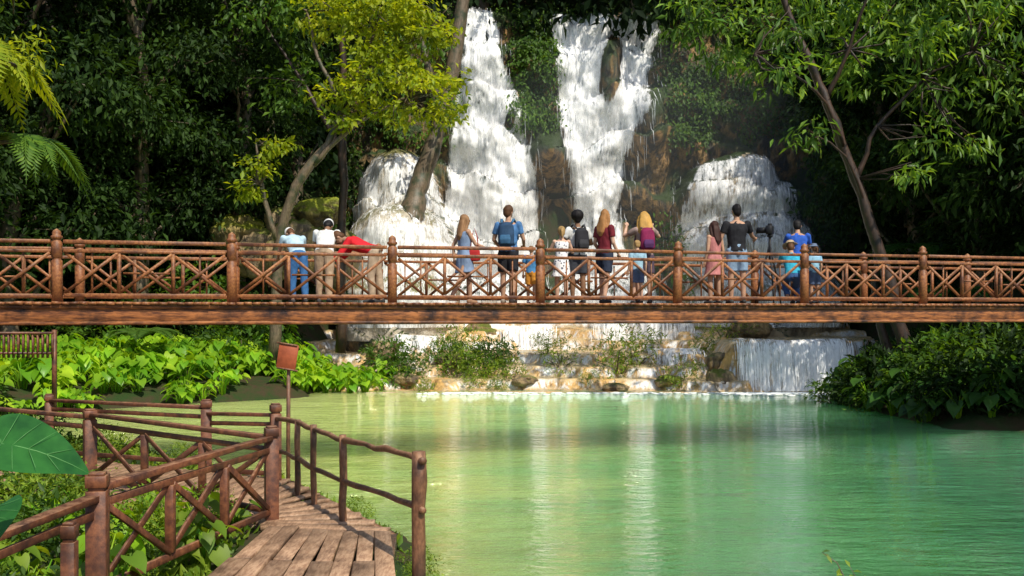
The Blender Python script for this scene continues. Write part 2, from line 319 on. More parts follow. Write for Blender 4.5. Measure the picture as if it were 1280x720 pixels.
fall([9.8,9.3,8,7,6,3,2],[-5.8,-6.3,-6.8,-7.0,-7.0,-7.1,-7.1],[-4.2,-3.6,-3.2,-2.8,-2.6,-2.4,-2.4],M_fallthin,'veil of water over a rounded limestone dome',None,200,.08,.07,.4,((1.,0.),))
fall([9.9,9,8,5.5,3,2],[8.8,8.0,7.5,7.1,7.0,6.8],[11.4,12.1,12.8,13.3,13.5,13.6],M_fallthin,'lower waterfall spreading over rounded brown tiers',None,450,.1,.07,.6,((1.15,0.),(.75,.25)))
def lowfall(x0,x1,yf,zt,zb,label,n=400,fr=None):
    mb=MB(); xs=np.arange(x0,x1,.06); ts=np.linspace(0,1,22); Xg,T=np.meshgrid(xs,ts,indexing='ij')
    yl=fr(Xg)+.1 if fr else yf+.25*fbm(Xg*1.2,Xg*0,70)+.5*((Xg-(x0+x1)/2)/(x1-x0)*2)**4
    zt_=zt+.14*fbm(Xg*.9,Xg*0,73)
    Yg=yl+.3-.55*np.sqrt(T)-.12*fbm(Xg*4,T*1.0,71); Zg=zt_+.05-(zt_-zb)*T**1.3
    grid(mb,Xg,Yg,Zg); e=np.minimum(Xg-x0,x1-Xg)+.4*fbm(Xg*3,T*2,74); fades=[(sstep(0,.4,e)*(.86+.5*fbm(Xg*.9,T*.5,75))).ravel()]
    for _ in range(n):
        u=random.uniform(x0+.15,x1-.15); a=random.random()*.6; b=min(1,a+random.uniform(.2,.6)); tt=np.linspace(a,b,5); zz=zt-(zt-zb)*tt**1.3; yb=float(fr(np.array(u)))+.1 if fr else yf; yy=yb+.2-.5*np.sqrt(tt)-random.random()*.15; w=random.uniform(.004,.012)
        V=np.concatenate([np.stack([tt*0+u-w,yy,zz],1),np.stack([tt*0+u+w,yy,zz],1)]); i=np.arange(4)[:,None]; mb.add(V,np.concatenate([i+[0,1,6,5]])); fades.append(np.ones(10))
    o=mb.obj('waterfall',M_fall,smooth=True); setfade(o,np.concatenate(fades)); tag(o,label,'waterfall')
lowfall(7.2,11.4,31.45,1.66,0,'low curtain of white water over a travertine ledge',350,front)
lowfall(-.6,2.0,37.0,2.05,1.1,'small cascade between travertine terraces',60)
lowfall(3.0,7.6,38.4,2.35,1.4,'wide shallow cascade over a rock step',60)
lowfall(4.6,7.0,33.9,1.25,.65,'thin cascade over a cream terrace edge',40)
lowfall(-4.6,-2.4,35.2,1.7,1.0,'thin cascade over a tan terrace edge',40)
M_foam=flat('foam_white',(.88,.92,.9),.6,.3,.05)
mb=MB()
for _ in range(1100):
    u=random.uniform(7.2,11.4) if random.random()<.75 else random.uniform(-3,8); y=31.0-abs(random.gauss(0,.4)); r=random.uniform(.02,.08)
    ell(mb,(u,y,.0),(r*1.8,r,r*.35),6,4)
o=mb.obj('foam',M_foam); tag(o,'white foam floating below the low cascade','foam',kind='stuff')
m,nt,o_=nm('mist'); t=NT(nt); vs=t.n('VolumeScatter'); vs.inputs['Color'].default_value=(.9,.97,1,1); vs.inputs['Density'].default_value=.014; vs.inputs['Anisotropy'].default_value=.2; nt.links.new(vs.outputs[0],o_.inputs['Volume'])
mb=MB(); ell(mb,(5.0,38.2,6.0),(8.8,4.2,7.5)); o=mb.obj('mist',m,smooth=True); tag(o,'thin spray drifting in front of the waterfalls','mist',kind='stuff')
# boulders
def boulder(loc,r,label,mat=M_bould,seed=0):
    mb=MB(); ell(mb,(0,0,0),(1,1,1),40,26); V=np.concatenate(mb.v); 
    d=1+.9*fbm(V[:,0]*1.3+seed,V[:,1]*1.3+V[:,2]*1.1,seed)+.35*fbm(V[:,0]*4,V[:,2]*4+V[:,1]*3,seed+5); mb.v=[V*d[:,None]*np.array(r)]
    o=mb.obj('boulder',mat,smooth=True); o.location=loc; tag(o,label,'rock','boulders beside the falls'); return o
M_mossb=rock_mat('mossy_travertine',(.42,.34,.10),(.45,.30,.12),(.10,.08,.04),(.36,.40,.02),.7)
for i,(l,r) in enumerate([((-7.1,35.5,6.3),(.9,.8,.5)),((-9.0,35.0,4.6),(1.2,1,1.0)),((-7.7,34.6,4.8),(1.2,.9,1.0)),((-6.5,35.2,4.6),(1.0,.8,1.2)),((-10.3,36,5.6),(1,.8,.7)),((-8.4,36,6.0),(.8,.7,.6))]):
    boulder(l,r,'mossy tan limestone boulder beside the falls',M_mossb if i in(0,4) else M_bould,i+1)
for i,(l,r) in enumerate([((-2.2,34,.85),(.5,.4,.25)),((.4,32.2,.3),(.45,.35,.2)),((5.2,32,.3),(.45,.35,.2)),((-3.6,32.2,.35),(.45,.3,.2)),((3.4,31.6,.1),(.4,.3,.15)),((-1.3,37.5,1.8),(.6,.4,.35)),((9,36,2.0),(.7,.5,.4)),((-4.6,34,1.2),(.6,.5,.4)),((6.9,31.8,.35),(.5,.4,.4)),((7.0,32.6,.9),(.45,.4,.35))]):
    boulder(l,r,'low tan rock standing on the wet terrace',M_bould,i+10)
# ------------------------------------------------------------ trees
def tree(name,base,trunk,limbs,clumps,bark,leaf,L,nsub,per,label,asp=.4,sub=.3,droop=.5,shell=.4,cat='tree',group=None):
    e=empty(name,base); mb=MB(); b=np.array(base)
    for P,R in [trunk]+limbs:
        P=np.array(P,float); k=len(P); t=np.linspace(0,k-1,(k-1)*4+1); Q=np.stack([np.interp(t,range(k),P[:,j]) for j in range(3)],1)
        Q[1:-1]=(Q[:-2]+2*Q[1:-1]+Q[2:])/4; Q[1:-1]+=rng.normal(0,.03,(len(Q)-2,3)); Rr=np.interp(t,range(k),R)*(1+rng.normal(0,.06,len(t))); tube(mb,Q-b,Rr,9)
    mc=MB()
    allp=np.concatenate([np.array(P,float) for P,_ in [trunk]+limbs])
    for c in clumps:
        cc=np.array(c[:3]); r=c[3:] if len(c)>4 else (c[3],c[3],c[3]*.7)
        d=np.linalg.norm(allp-cc,axis=1); p=allp[np.argmin(d)]
        for q in range(4):
            e2=cc+rng.normal(size=3)*np.array(r)*.5; mid=(p+e2)/2+rng.normal(0,.15,3); tube(mb,np.array([p,mid,e2])-b,[.035,.022,.008],5)
        vol=max(r[0]*r[1]*r[2],.1)**(1/3.)
        clump(mc,cc-b,r,int(nsub*vol**2),per,L,asp,sub,droop,shell)
    t=mb.obj('trunk',bark,e,True); c=mc.obj('crown',leaf,e); tag(e,label,cat,group); return e
tree('leaning_tree',(10.8,26,.4),([(10.9,26,.2),(10.5,26,2.4),(9.9,26,4.6),(9.3,26,6.2),(8.55,26,8.2),(8.0,26,9.4),(7.0,26,12)],[.25,.18,.15,.14,.13,.11,.09]),
 [([(10.9,26.3,.3),(10.1,26.4,2.2),(9.9,26.3,4.5)],[.2,.12,.06]),([(9.3,26,6.1),(9.8,25.8,7.6),(10.9,25.5,8.8),(12,25,9.4)],[.07,.055,.04,.02]),([(8.5,26,8.3),(9.0,25.6,9.6),(9.4,25,11.3)],[.07,.05,.03]),([(9.0,26,7.0),(8.0,25,8.4),(6.2,24.5,9.2)],[.06,.04,.02]),([(9.6,26,5.4),(8.8,25.3,6.8),(7.9,25,7.2)],[.05,.03,.015])],
 [(6.4,27,10.4,1.2),(9.6,26.6,9.2,.9),(9.9,27,10.4,1.2),(11.4,25.6,8.5,.9),(12.4,25.5,9.6,1.2),(13.6,26,8.6,1.0),(5.2,27,11,.9),(11.0,25.4,7.4,.6),(8.6,27,11.6,1.2),(10.8,26.6,11.4,1.3),(13.2,26.5,11.6,1.3),(6.9,24.6,8.9,.75),(7.9,25,7.3,.5),(7.2,24.8,9.9,.6),(10.6,25.0,9.6,.8),(11.8,25,10.6,.9),(12.2,25.3,7.2,.5),(10.4,25.2,6.3,.4)],
 M_barkr,M_leafR,.33,26,15,'tall leaning tree with dark trunk and airy leaves',.28,.24,.6,.3)
tree('lime_tree',(-7.5,30.6,1.2),([(-7.6,30.6,1.0),(-7.4,30.3,4.7),(-6.75,30,6.6),(-5.75,30,7.85),(-5,30,9.6),(-4.3,30,11.4)],[.2,.17,.15,.13,.1,.06]),
 [([(-7.4,30.2,4.9),(-7.9,30,6.6),(-8.0,30,8)],[.1,.07,.03]),([(-6.2,30,7.2),(-5.2,29.8,8.2),(-3.3,29.6,9.2)],[.09,.06,.03]),([(-5.3,30,9),(-6.1,30,10.6),(-6.4,30,12)],[.08,.06,.03]),([(-5,30,9.8),(-3.6,30,10.8),(-2.2,30,11.6)],[.07,.05,.03])],
 [(-4.2,29.8,10.8,1.1),(-3.0,29.6,9.8,.9),(-5.4,29.8,9.3,.6),(-3.6,29.6,8.7,.6),(-2.6,29.8,11.2,.8),(-5.9,30,11.8,.9),(-4.6,30,12.2,1.2),(-2.3,29.8,8.8,.7),(-1.9,29.8,9.9,.5),(-5.2,29.6,8.5,.4),(-4.4,29.4,9.6,.9),(-8.0,30,7.2,.45),(-7.4,29.8,7.8,.35),(-3.1,29.6,12,1.0),(-8.2,29.8,6.4,.3)],
 M_bark,M_leafY,.22,50,15,'slender tree with bright yellow green foliage by the falls',.5,.17,.35,.2)
tree('trunk_tree',(-3.9,39.2,6.3),([(-4.1,39.0,6.2),(-3.95,39.2,7.2),(-3.75,39.4,8),(-3.2,39.5,9.6),(-2.8,39.6,11),(-2.1,39.6,14.6),(-1.6,39.6,17.8)],[.6,.45,.38,.34,.3,.27,.24]),
 [([(-2.9,39.6,10.5),(-3.6,39.6,13),(-3.8,39.6,16)],[.2,.17,.12])],[(-2.7,38.4,11.0,.7),(-3.9,38,13.5,1.2),(-5,38.5,17,1.6)],M_bark,M_leafM,.3,20,14,'large grey brown trunk rising beside the waterfall',.45,.3)
tree('dark_tree',(-5.9,33,1.5),([(-5.9,33,1.2),(-5.85,33,5),(-5.8,33,9),(-5.8,33,13),(-5.6,33,16)],[.19,.15,.13,.12,.1]),[([(-5.8,33,8),(-7.2,33,10.5),(-8.5,33,12.5)],[.1,.07,.04])],
 [(-6.5,33,14,1.8),(-8,33,13,1.8),(-7.6,33,10.5,1.1)],M_barkr,M_leafM,.28,26,14,'straight dark trunk in front of the wet dome',.45,.3)
def forest_tree_proto(seed,H):
    r=np.random.default_rng(seed); tr=([(0,0,-2),(r.normal(0,.2),0,H*.3),(r.normal(0,.5),r.normal(0,.5),H*.6),(r.normal(0,.8),r.normal(0,.5),H*.95)],[.36,.28,.2,.08])
    limbs=[];cl=[]
    for i in range(15):
        z=H*(.18+.82*(i/14)); a=i*2.4+r.random(); rad=(3.0-1.6*abs(i/14-.45))*(.5+.6*r.random()); c=(rad*math.cos(a),rad*math.sin(a),z+r.random())
        limbs.append(([(0,0,max(z-2,.5)),(c[0]*.5,c[1]*.5,z-.8),c],[.1,.07,.02])); cl.append((*c,1.4+r.random()*.7,1.4+r.random()*.7,.7+r.random()*.5))
    return tree('forest_tree',(0,0,0),tr,limbs,cl,M_bark,M_leafD,.28,26,22,'tall dark green jungle tree on the slope',.42,.38,.6,.3,'tree','jungle trees around the falls')
protos=[forest_tree_proto(s,h) for s,h in((1,15),(2,18),(3,13))]
spots=[(-10.4,36.5),(-13,33.5),(-16,31),(-12,39),(-16.5,37),(-19,33.5),(-9.4,42),(-21,39),(-15,43),(-17.5,27.5),(-21,29),(15.6,38),(16.2,33),(18,30),(16.2,41.5),(18.5,36),(21.5,32.5),(17,44),(22,39),(16.5,27.5),(20,26),(2,51),(-5,50),(9,50),(13,47.5),(-1.5,48.5),(6,49)]
first=[False]*3
for i,(x,y) in enumerate(spots):
    p=protos[i%3]; z=float(gh(np.array([x]),np.array([y]))[0])-.2
    if not first[i%3]: o=p; first[i%3]=True
    else:
        o=p.copy(); COL.objects.link(o)
        for ch in p.children:
            c=ch.copy(); c.parent=o; COL.objects.link(c)
    o.location=(x,y,z); o.rotation_euler=(0,0,i*1.7); s=.85+.3*random.random(); o.scale=(s,s,s)
mb=MB()
for i in range(330):
    x=rng.uniform(-34,38); y=rng.uniform(44,60) if -9<x<16 else rng.uniform(36,58); 
    z=float(gh(np.array([x]),np.array([y]))[0])+rng.uniform(0,7)
    if -9<x<16 and z<16: z=rng.uniform(17,22)
    clump(mb,(x,y,z),(2.4,1.6,1.8),14,10,.6,.45,.5,.6,.3)
o=mb.obj('forest',M_leafF); tag(o,'dense dark jungle covering the hillside','forest',kind='stuff')
mb=MB()
def ivy(x0,x1,z0,z1,n,L=.2,mb=mb,off=.1,thr=-.05):
    x=rng.uniform(x0,x1,n); z=rng.uniform(z0,z1,n); k=(fbm(x*.7,z*.7,77)>thr); x=x[k]; z=z[k]; n=len(x); per=12
    C=np.stack([x,cy(x,z)-off,z],1); C=np.repeat(C,per,0)+rng.normal(size=(n*per,3))*[.25,.25,.2]; C[:,1]-=.1
    D=rng.normal(size=(n*per,3))*.5+[0,-.7,-.7]; N=rng.normal(size=(n*per,3))*.4+[0,-.6,.8]; l=L*(.4+1.2*rng.random(n*per)); leaves(mb,C,D,N,l,l*.45)
ivy(.1,2.0,11,18,600,thr=-.12); ivy(7.2,9.2,10.4,18,560,thr=-.12); ivy(9,17,10.4,18.5,1400); ivy(-10,-7.2,2,18,900); ivy(-6.8,-3.0,10.4,18,600); ivy(13.8,17,2,10,800); ivy(6.9,7.6,3,8,60); ivy(-1,7.5,17.2,19,340)
o=mb.obj('climbing_plants',M_leafM); tag(o,'ferns and creepers clinging to the cliff','plants',kind='stuff')
# ------------------------------------------------------------ shrubs and big-leaf plants
def shrub_mesh(L,n,asp,leaf,r=(1,1,.8)):
    mb=MB(); 
    for a in range(8):
        d=rdir(1)[0]; d[2]=abs(d[2]); tube(mb,[(0,0,-.3),d*np.array(r)*.5,d*np.array(r)*.9],[.03,.02,.01],4)
    st=mb.mesh('stem'); st.materials.append(M_bark); mc=MB(); clump(mc,(0,0,r[2]*.5),r,n,9,L,asp,.16,.1,.4); cm=mc.mesh('foliage'); cm.materials.append(leaf); return st,cm
def put(name,meshes,partnames,loc,s,label,cat,group,rot=None):
    e=empty(name,loc); e.scale=(s,s,s) if not isinstance(s,tuple) else s; e.rotation_euler=(0,0,random.uniform(0,6.28) if rot is None else rot)
    for m,pn in zip(meshes,partnames):
        o=bpy.data.objects.new(pn,m); o.parent=e; COL.objects.link(o)
    return tag(e,label,cat,group)
def heart(mb,c,d,n,S,vein=None):
    d=norm(d); s=norm(np.cross(d,n)); n=np.cross(s,d)
    out=[(0,-.0),(-.18,.24),(-.22,.36),(0,.5),(.3,.47),(.6,.33),(.85,.13),(1.02,0)]
    def P(u,w): return np.asarray(c)+S*(d*u+s*w+n*(.22*abs(w)-.35*max(u,0)**2+.05*math.sin(u*17)*abs(w)*2))
    L=[P(u,w) for u,w in out]; R=[P(u,-w) for u,w in out]; Mi=[P(u,0) for u in (.3,.6,.85)]
    V=L+R[1:-1]+Mi
    q=[(0,1,2,3),(0,3,4,14),(14,4,5,15),(15,5,6,16)]; t=[(16,6,7)]
    q2=[(0,10,9,8),(0,14,11,10),(14,15,12,11),(15,16,13,12)]; t2=[(16,7,13)]
    mb.add(V,[np.array(q+q2),np.array(t+t2)])
    if vein is not None:
        o=n*S*.012; tube(vein,[P(u,0)+o for u in np.linspace(0,.98,6)],np.linspace(.010,.003,6)*S,5)
        for sg in(-1,1):
            for u0,u1,w1 in((0,-.15,.3),(0,.05,.44),(.12,.3,.43),(.3,.52,.34),(.5,.72,.2)): tube(vein,[P(u0+(u1-u0)*k,sg*w1*k)+o for k in(0,.5,1)],np.array([.005,.004,.002])*S,5)
def taro_mesh(seed,n=12,S=.34,H=.7,leaf=None):
    r=np.random.default_rng(seed); ms=MB(); ml=MB()
    for i in range(n):
        a=i*2.4+r.random(); rad=.15+.35*r.random(); h=H*(.4+.7*r.random()); tip=np.array([math.cos(a)*rad,math.sin(a)*rad,h])
        tube(ms,[(0,0,-.3),tip*np.array([.4,.4,.6]),tip],[.02,.016,.01],5)
        d=np.array([math.cos(a),math.sin(a),-.9+.9*r.random()]); nn=np.array([math.cos(a)*.6+r.normal(0,.25),math.sin(a)*.6+r.normal(0,.25),1.]); heart(ml,tip,d,nn,S*(.6+.6*r.random()))
    a=ms.mesh('stem'); a.materials.append(M_leafT); b=ml.mesh('leaves'); b.materials.append(leaf or M_leafT); b.polygons.foreach_set('use_smooth',[True]*len(b.polygons)); return a,b
taros=[taro_mesh(s,18,.29) for s in (1,2,3,4)]
M_leafTd=leaf_mat('shaded_taro_leaf',(.03,.10,.02),(.09,.21,.03),(.015,.045,.012),.35,.35,big=.8)  # darker copy of the taro leaf, shade put into its colours
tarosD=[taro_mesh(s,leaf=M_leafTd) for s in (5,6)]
tarosG=[taro_mesh(s,14,.3,.6,leaf=M_grass) for s in (7,8)]
def g1(x,y): return float(gh(np.array([x]),np.array([y]))[0])
cnt=0
while cnt<290:
    y=rng.uniform(19.5,34.5); x=rng.uniform(-19,-4.2)
    d=float(sdist(np.array([x]),np.array([y]))[0])
    if d<-.35 or d>5.6 or (x>-6 and y>33.5): continue
    cnt+=1; put('elephant_ear_plant',taros[cnt%4],('stem','leaves'),(x,y,max(g1(x,y),.05)-.05),random.uniform(.65,1.25)*(.8 if d<.5 else 1),'bright green elephant ear plant on the sunny bank','plant','elephant ear plants on the bank')
sh1=shrub_mesh(.2,110,.4,M_leafM); sh2=shrub_mesh(.16,130,.35,M_grass); sh3=shrub_mesh(.24,110,.4,M_leafD); sh4=shrub_mesh(.2,75,.2,M_grass,(1,1,.9))
for (x,y,s,k) in [(1.7,33.4,.75,3),(1.3,34.2,.6,3),(3.6,33,.9,3),(4.2,33.6,1.0,3),(5.6,31.6,.65,3),(-1.6,33.2,.8,1),(-.9,33.6,.8,0),(-.2,32.8,.6,1),(-2.4,34,.7,0),(-.6,34.6,.7,0),(-3.7,32.6,.7,0),(-4.3,33.2,.8,0),(8,36,.9,3),(-1.3,32.2,.4,1),(-.5,31.8,.35,1),(2.6,32.2,.3,1),(9.8,38,.8,0),(-2.9,31.6,.35,1),(-2.0,35,.8,1),(6.9,34.6,.5,1)]:
    put('shrub',(sh1,sh2,sh3,sh4)[k],('stem','foliage'),(x,y,float(th(np.array([x]),np.array([y]))[0])-.05),s,'green shrub growing on the wet terrace rock','bush','shrubs on the terraces')
for i in range(50):
    while True:
        x=rng.uniform(9.4,19); y=rng.uniform(20.2,33); d=float(sdist(np.array([x]),np.array([y]))[0])
        if .5<d<6: break
    put('shrub',(sh1,sh3,sh3)[i%3],('stem','foliage'),(x,y,g1(x,y)),random.uniform(.5,1.2),'dense dark green shrub on the shady bank','bush','shrubs on the shady bank')
for (x,y,s,k) in [(9.4,27.6,.7,0),(9.6,26.4,.7,2),(9.5,25.2,.6,0),(9.9,28.6,.45,0),(10.2,27,.9,0)]:
    put('shrub',(sh1,sh2,sh3)[k],('stem','foliage'),(x,y,max(g1(x,y),0.)),s,'dense green shrub overhanging the water edge','bush','shrubs on the shady bank')
for i in range(60):
    while True:
        x=rng.uniform(9.2,16); y=rng.uniform(19.3,30); d=float(sdist(np.array([x]),np.array([y]))[0])
        if -.2<d<2.2: break
    put('elephant_ear_plant',tarosD[i%2],('stem','leaves'),(x,y,max(g1(x,y),.05)+.05),random.uniform(.7,1.3),'dark green broad leaved plant on the shady bank','plant','broad leaved plants on the shady bank')
for i in range(26):
    x=rng.uniform(-21,-8.5); y=rng.uniform(31.5,37)
    put('shrub',(sh1,sh3)[i%2],('stem','foliage'),(x,y,g1(x,y)),random.uniform(1.,1.7),'dense dark shrub at the forest edge','bush','shrubs at the forest edge')
fg=[(-3.9,8.3,.45,0),(-3.5,9.4,.4,1),(-4.6,9.6,.5,1),(-3.2,8.0,.3,1),(-4.8,8.2,.5,0),(-5.4,10.6,.55,1),(-6.5,10.6,.6,0),(-4.2,7.2,.4,1),(-3.7,6.6,.35,0),(-3.2,9.9,.3,1),(-6.3,14.8,.4,1),(-4.9,14.3,.3,1),(-7.8,15.5,.5,0),(-.95,9.3,.22,1),(-1.9,11.6,.2,1),(-.9,8.6,.16,1),(-9.5,13.8,.7,0),(-9.8,17,.8,0),(-8.2,12,.6,0),(-.55,7.6,.18,1),(-.5,8.1,.14,0)]
for x,y,s,k in fg:
    put('shrub',(sh1,sh2)[k],('stem','foliage'),(x,y,g1(x,y)),s,'leafy undergrowth beside the boardwalk','bush','undergrowth by the boardwalk')
for i in range(64):
    while True:
        x=rng.uniform(-8,-2.6); y=rng.uniform(5.6,11.5)
        if y<9.9-(x+2.6)*.2 and x<-2.75 and abs(x)<y*.62+.8 and not(x>-3.3 and y<7.2): break
    put('broadleaf_plant',(tarosG+taros[:1])[i%3],('stem','leaves'),(x,y,g1(x,y)),random.uniform(.28,.62),'low broad leaved plant growing beside the boardwalk','plant','broad leaved plants by the boardwalk')
mb=MB(); n=30000; x=rng.uniform(-9,-.5,n); y=rng.uniform(5,17,n); d=sdist(x,y)
k=(d>.02)&(fbm(x*.8,y*.8,90)>-.12)&~((x>-2.55)&(y<10)&(x<-.85+0*y)); x=x[k];y=y[k]; n=len(x); C=np.stack([x,y,np.asarray(gh(x,y))],1)
leaves(mb,C,rng.normal(size=(n,3))*.8+[0,0,.7],rng.normal(size=(n,3)),rng.uniform(.06,.16,n),rng.uniform(.03,.09,n))
o=mb.obj('grass',M_grass); tag(o,'low grass and ground cover beside the boardwalk','grass',kind='stuff')
M_vein=flat('leaf_vein',(.09,.26,.07),.5,.3,.1)
def bigleaf(base,leafs,label,mat=M_leafM):
    e=empty('elephant_ear_plant',base); ms=MB(); b=np.array(base)
    for tip,d,n,S in leafs:
        tip=np.array(tip)-b; tube(ms,[(0,0,0),tip*np.array([.3,.3,.6]),tip],[.022,.018,.011],8)
    ms.obj('stem',M_grass,e,True)
    for tip,d,n,S in leafs:
        ml=MB(); mv=MB(); heart(ml,np.array(tip)-b,d,n,S,mv); l=ml.obj('leaf',mat,e,True); m=l.modifiers.new('s','SUBSURF'); m.levels=m.render_levels=2
        v=mv.obj('vein',M_vein,l,True)
    return tag(e,label,'plant')
M_bigleaf=leaf_mat('big_leaf',(.025,.13,.03),(.05,.20,.035),(.010,.06,.016),.3,.25,big=5.)
bigleaf((-2.75,4.6,.4),[((-2.5,4.7,1.95),(1,.1,-.12),(-.15,-.62,1.0),.42),((-2.62,4.8,1.78),(-.9,-.2,-.3),(0,-.5,.9),.3),((-2.9,5.4,1.5),(.3,-1,-.4),(0,-.5,.9),.3)],'large glossy heart shaped leaf over the railing',M_bigleaf)
def fern(base,n,Lf,label,name='fern',mat=M_leafM,up=.7,asp=.22,dr=.75):
    e=empty(name,base); ms=MB()
    for i in range(n):
        a=i*2.4+random.random(); h=np.array([math.cos(a),math.sin(a),0]); t=np.linspace(0,1,26); L=Lf*random.uniform(.7,1.1); mb=MB()
        P=h*(t*L*.9)[:,None]+np.array([0,0,1])*(up*L*t-dr*L*t**2.2)[:,None]; tube(mb,P,np.linspace(.012,.003,26)*Lf/.8,4)
        T=norm(np.gradient(P,axis=0)); S=np.cross(T,[0,0,1.]); 
        for sg in (-1,1):
            D=S*sg+T*.5+[0,0,-.25]; l=L*.26*np.sin(np.clip(t*2.9+.25,0,3.1)); leaves(mb,P[2:],D[2:],np.cross(D[2:],T[2:])*sg*-1+[0,0,.01],l[2:],l[2:]*asp)
        mb.obj('frond',mat,e)
    return tag(e,label,'fern','ferns')
fern((-3.0,4.9,1.0),9,.75,'arching green fern by the near railing')
fern((-5.6,11.3,.5),11,.9,'arching fern beside the boardwalk')
fern((-3.9,6.2,.6),10,.7,'arching green fern by the near railing')
fern((12.3,24,1.2),12,1.3,'arching dark fern on the shady bank',mat=M_leafTd)
fern((14.4,33,4.5),14,2.4,'large palm like fern at the foot of the cliff',mat=M_leafTd); fern((13.6,30,3),14,2.0,'large palm like fern at the foot of the cliff',mat=M_leafTd)
fern((-11.2,29,1.8),12,1.6,'arching fern below the bridge',mat=M_leafM); fern((-12.5,33,2.2),14,2.4,'large tree fern frond cluster at forest edge',mat=M_leafTd)
fern((-6.1,10.8,5.6),13,1.3,'hanging fern growing on a tree limb',mat=M_leafY,up=.3,asp=.28,dr=1.0)
fern((-5.9,11.6,4.7),11,1.0,'hanging fern growing on a tree limb',mat=M_leafM,up=.3,asp=.28,dr=1.0)
tree('overhanging_tree',(-8.2,11,.4),([(-8.2,11,.3),(-8.0,11,3.2),(-7.6,11,5.8),(-7.2,11,8)],[.25,.2,.16,.1]),[([(-7.8,11,4.6),(-6.6,10.8,5.6),(-5.7,10.6,5.4)],[.06,.04,.015]),([(-7.6,11,5.6),(-6.4,10.8,6.6),(-5.4,10.8,6.4)],[.06,.04,.015]),([(-7.9,11,3.9),(-6.8,11.4,4.6),(-5.9,11.6,4.68)],[.06,.04,.02])],
 [(-5.6,10.8,5.5,.3,.4,.3),(-5.9,10.8,6.2,.4,.5,.3),(-6.2,11,5.5,.6,.6,.4),(-6.4,11,7,.8,.8,.5)],M_bark,M_leafY,.12,60,12,'overhanging tree with small fresh leaves',.3,.12,.9,.2)
def twig(base,pts,label):
    e=empty('twig_plant',base); ms=MB(); ml=MB()
    for P in pts:
        P=np.array(P,float); tube(ms,P,np.linspace(.005,.0015,len(P)),4)
        for q in range(2,14):
            t=q/13*(len(P)-1); i=min(int(t),len(P)-2); c=P[i]+(P[i+1]-P[i])*(t-i); leaves(ml,[c],rng.normal(size=(1,3))+[[0,0,.5]],[[0,-.5,1]],[.045],[.02])
    ms.obj('stem',M_bark,e); ml.obj('leaves',M_grass,e); tag(e,label,'plant')
twig((1.6,4.4,.93),[[(0,0,-.6),(-.02,0,.2),(-.06,0,.42),(-.11,0,.52),(-.18,0,.57)],[(0,0,-.6),(.03,0,.2),(.06,0,.35),(.1,0,.42)],[(0,0,.1),(.02,0,.38),(-.05,0,.5)],[(0,0,0),(.1,0,.3),(.16,0,.4)]],'thin twiggy plant at the near water edge')
# ------------------------------------------------------------ bridge
P0=np.array([-6.816,14.4]); DV=np.array([2.43,.628]); PV=np.array([-.25,.968])
def bp(s,w,z): q=P0+DV*s+PV*w; return np.array([q[0],q[1],z])
ZD=2.75
bridge=empty('footbridge',(0,15,2.4)); tag(bridge,'long reddish brown wooden footbridge with crossed railings over the pool','bridge')
OFF=np.array([0,15,2.4])
S0,S1=-1.6,9.2
def bb(): return MB()
mb=bb(); beam(mb,bp(S0,-.02,2.55)-OFF,bp(S1,-.02,2.55)-OFF,.11,.30); beam(mb,bp(S0,1.82,2.55)-OFF,bp(S1,1.82,2.55)-OFF,.10,.30); beam(mb,bp(S0,-.095,2.675)-OFF,bp(S1,-.095,2.675)-OFF,.035,.055); beam(mb,bp(S0,-.09,2.43)-OFF,bp(S1,-.09,2.43)-OFF,.03,.05)
mb.obj('beam',M_deck,bridge,bevel=.01)
mb=bb(); s=S0
while s<S1:
    beam(mb,bp(s,-.16,2.73)-OFF,bp(s,1.94,2.73)-OFF,.115,.045,jit=.004); s+=.05
mb.obj('deck',M_wood,bridge)
mb=bb(); s=S0
while s<S1:
    beam(mb,bp(s,.06,2.5)-OFF,bp(s,1.75,2.5)-OFF,.09,.14); s+=.5
mb.obj('joist',M_deck,bridge)
def post_mesh(h=1.10):
    mb=MB(); z=[0,.0,.62,.635,.66,.675,.90,.915,.94,.955,.985,1.0,1.04,1.07,1.10]; r=[0,.08,.08,.062,.062,.08,.08,.06,.06,.085,.085,.06,.066,.05,.0]
    P=np.array([(0,0,a*h/1.1-.05*(i<2)) for i,a in enumerate(z)]); P[0,2]-=.001; tube(mb,P,np.maximum(r,.004),8,ref=(1,0,0),ph=math.pi/8)
    return mb
pm=post_mesh().mesh('post'); pm.materials.append(M_wood)
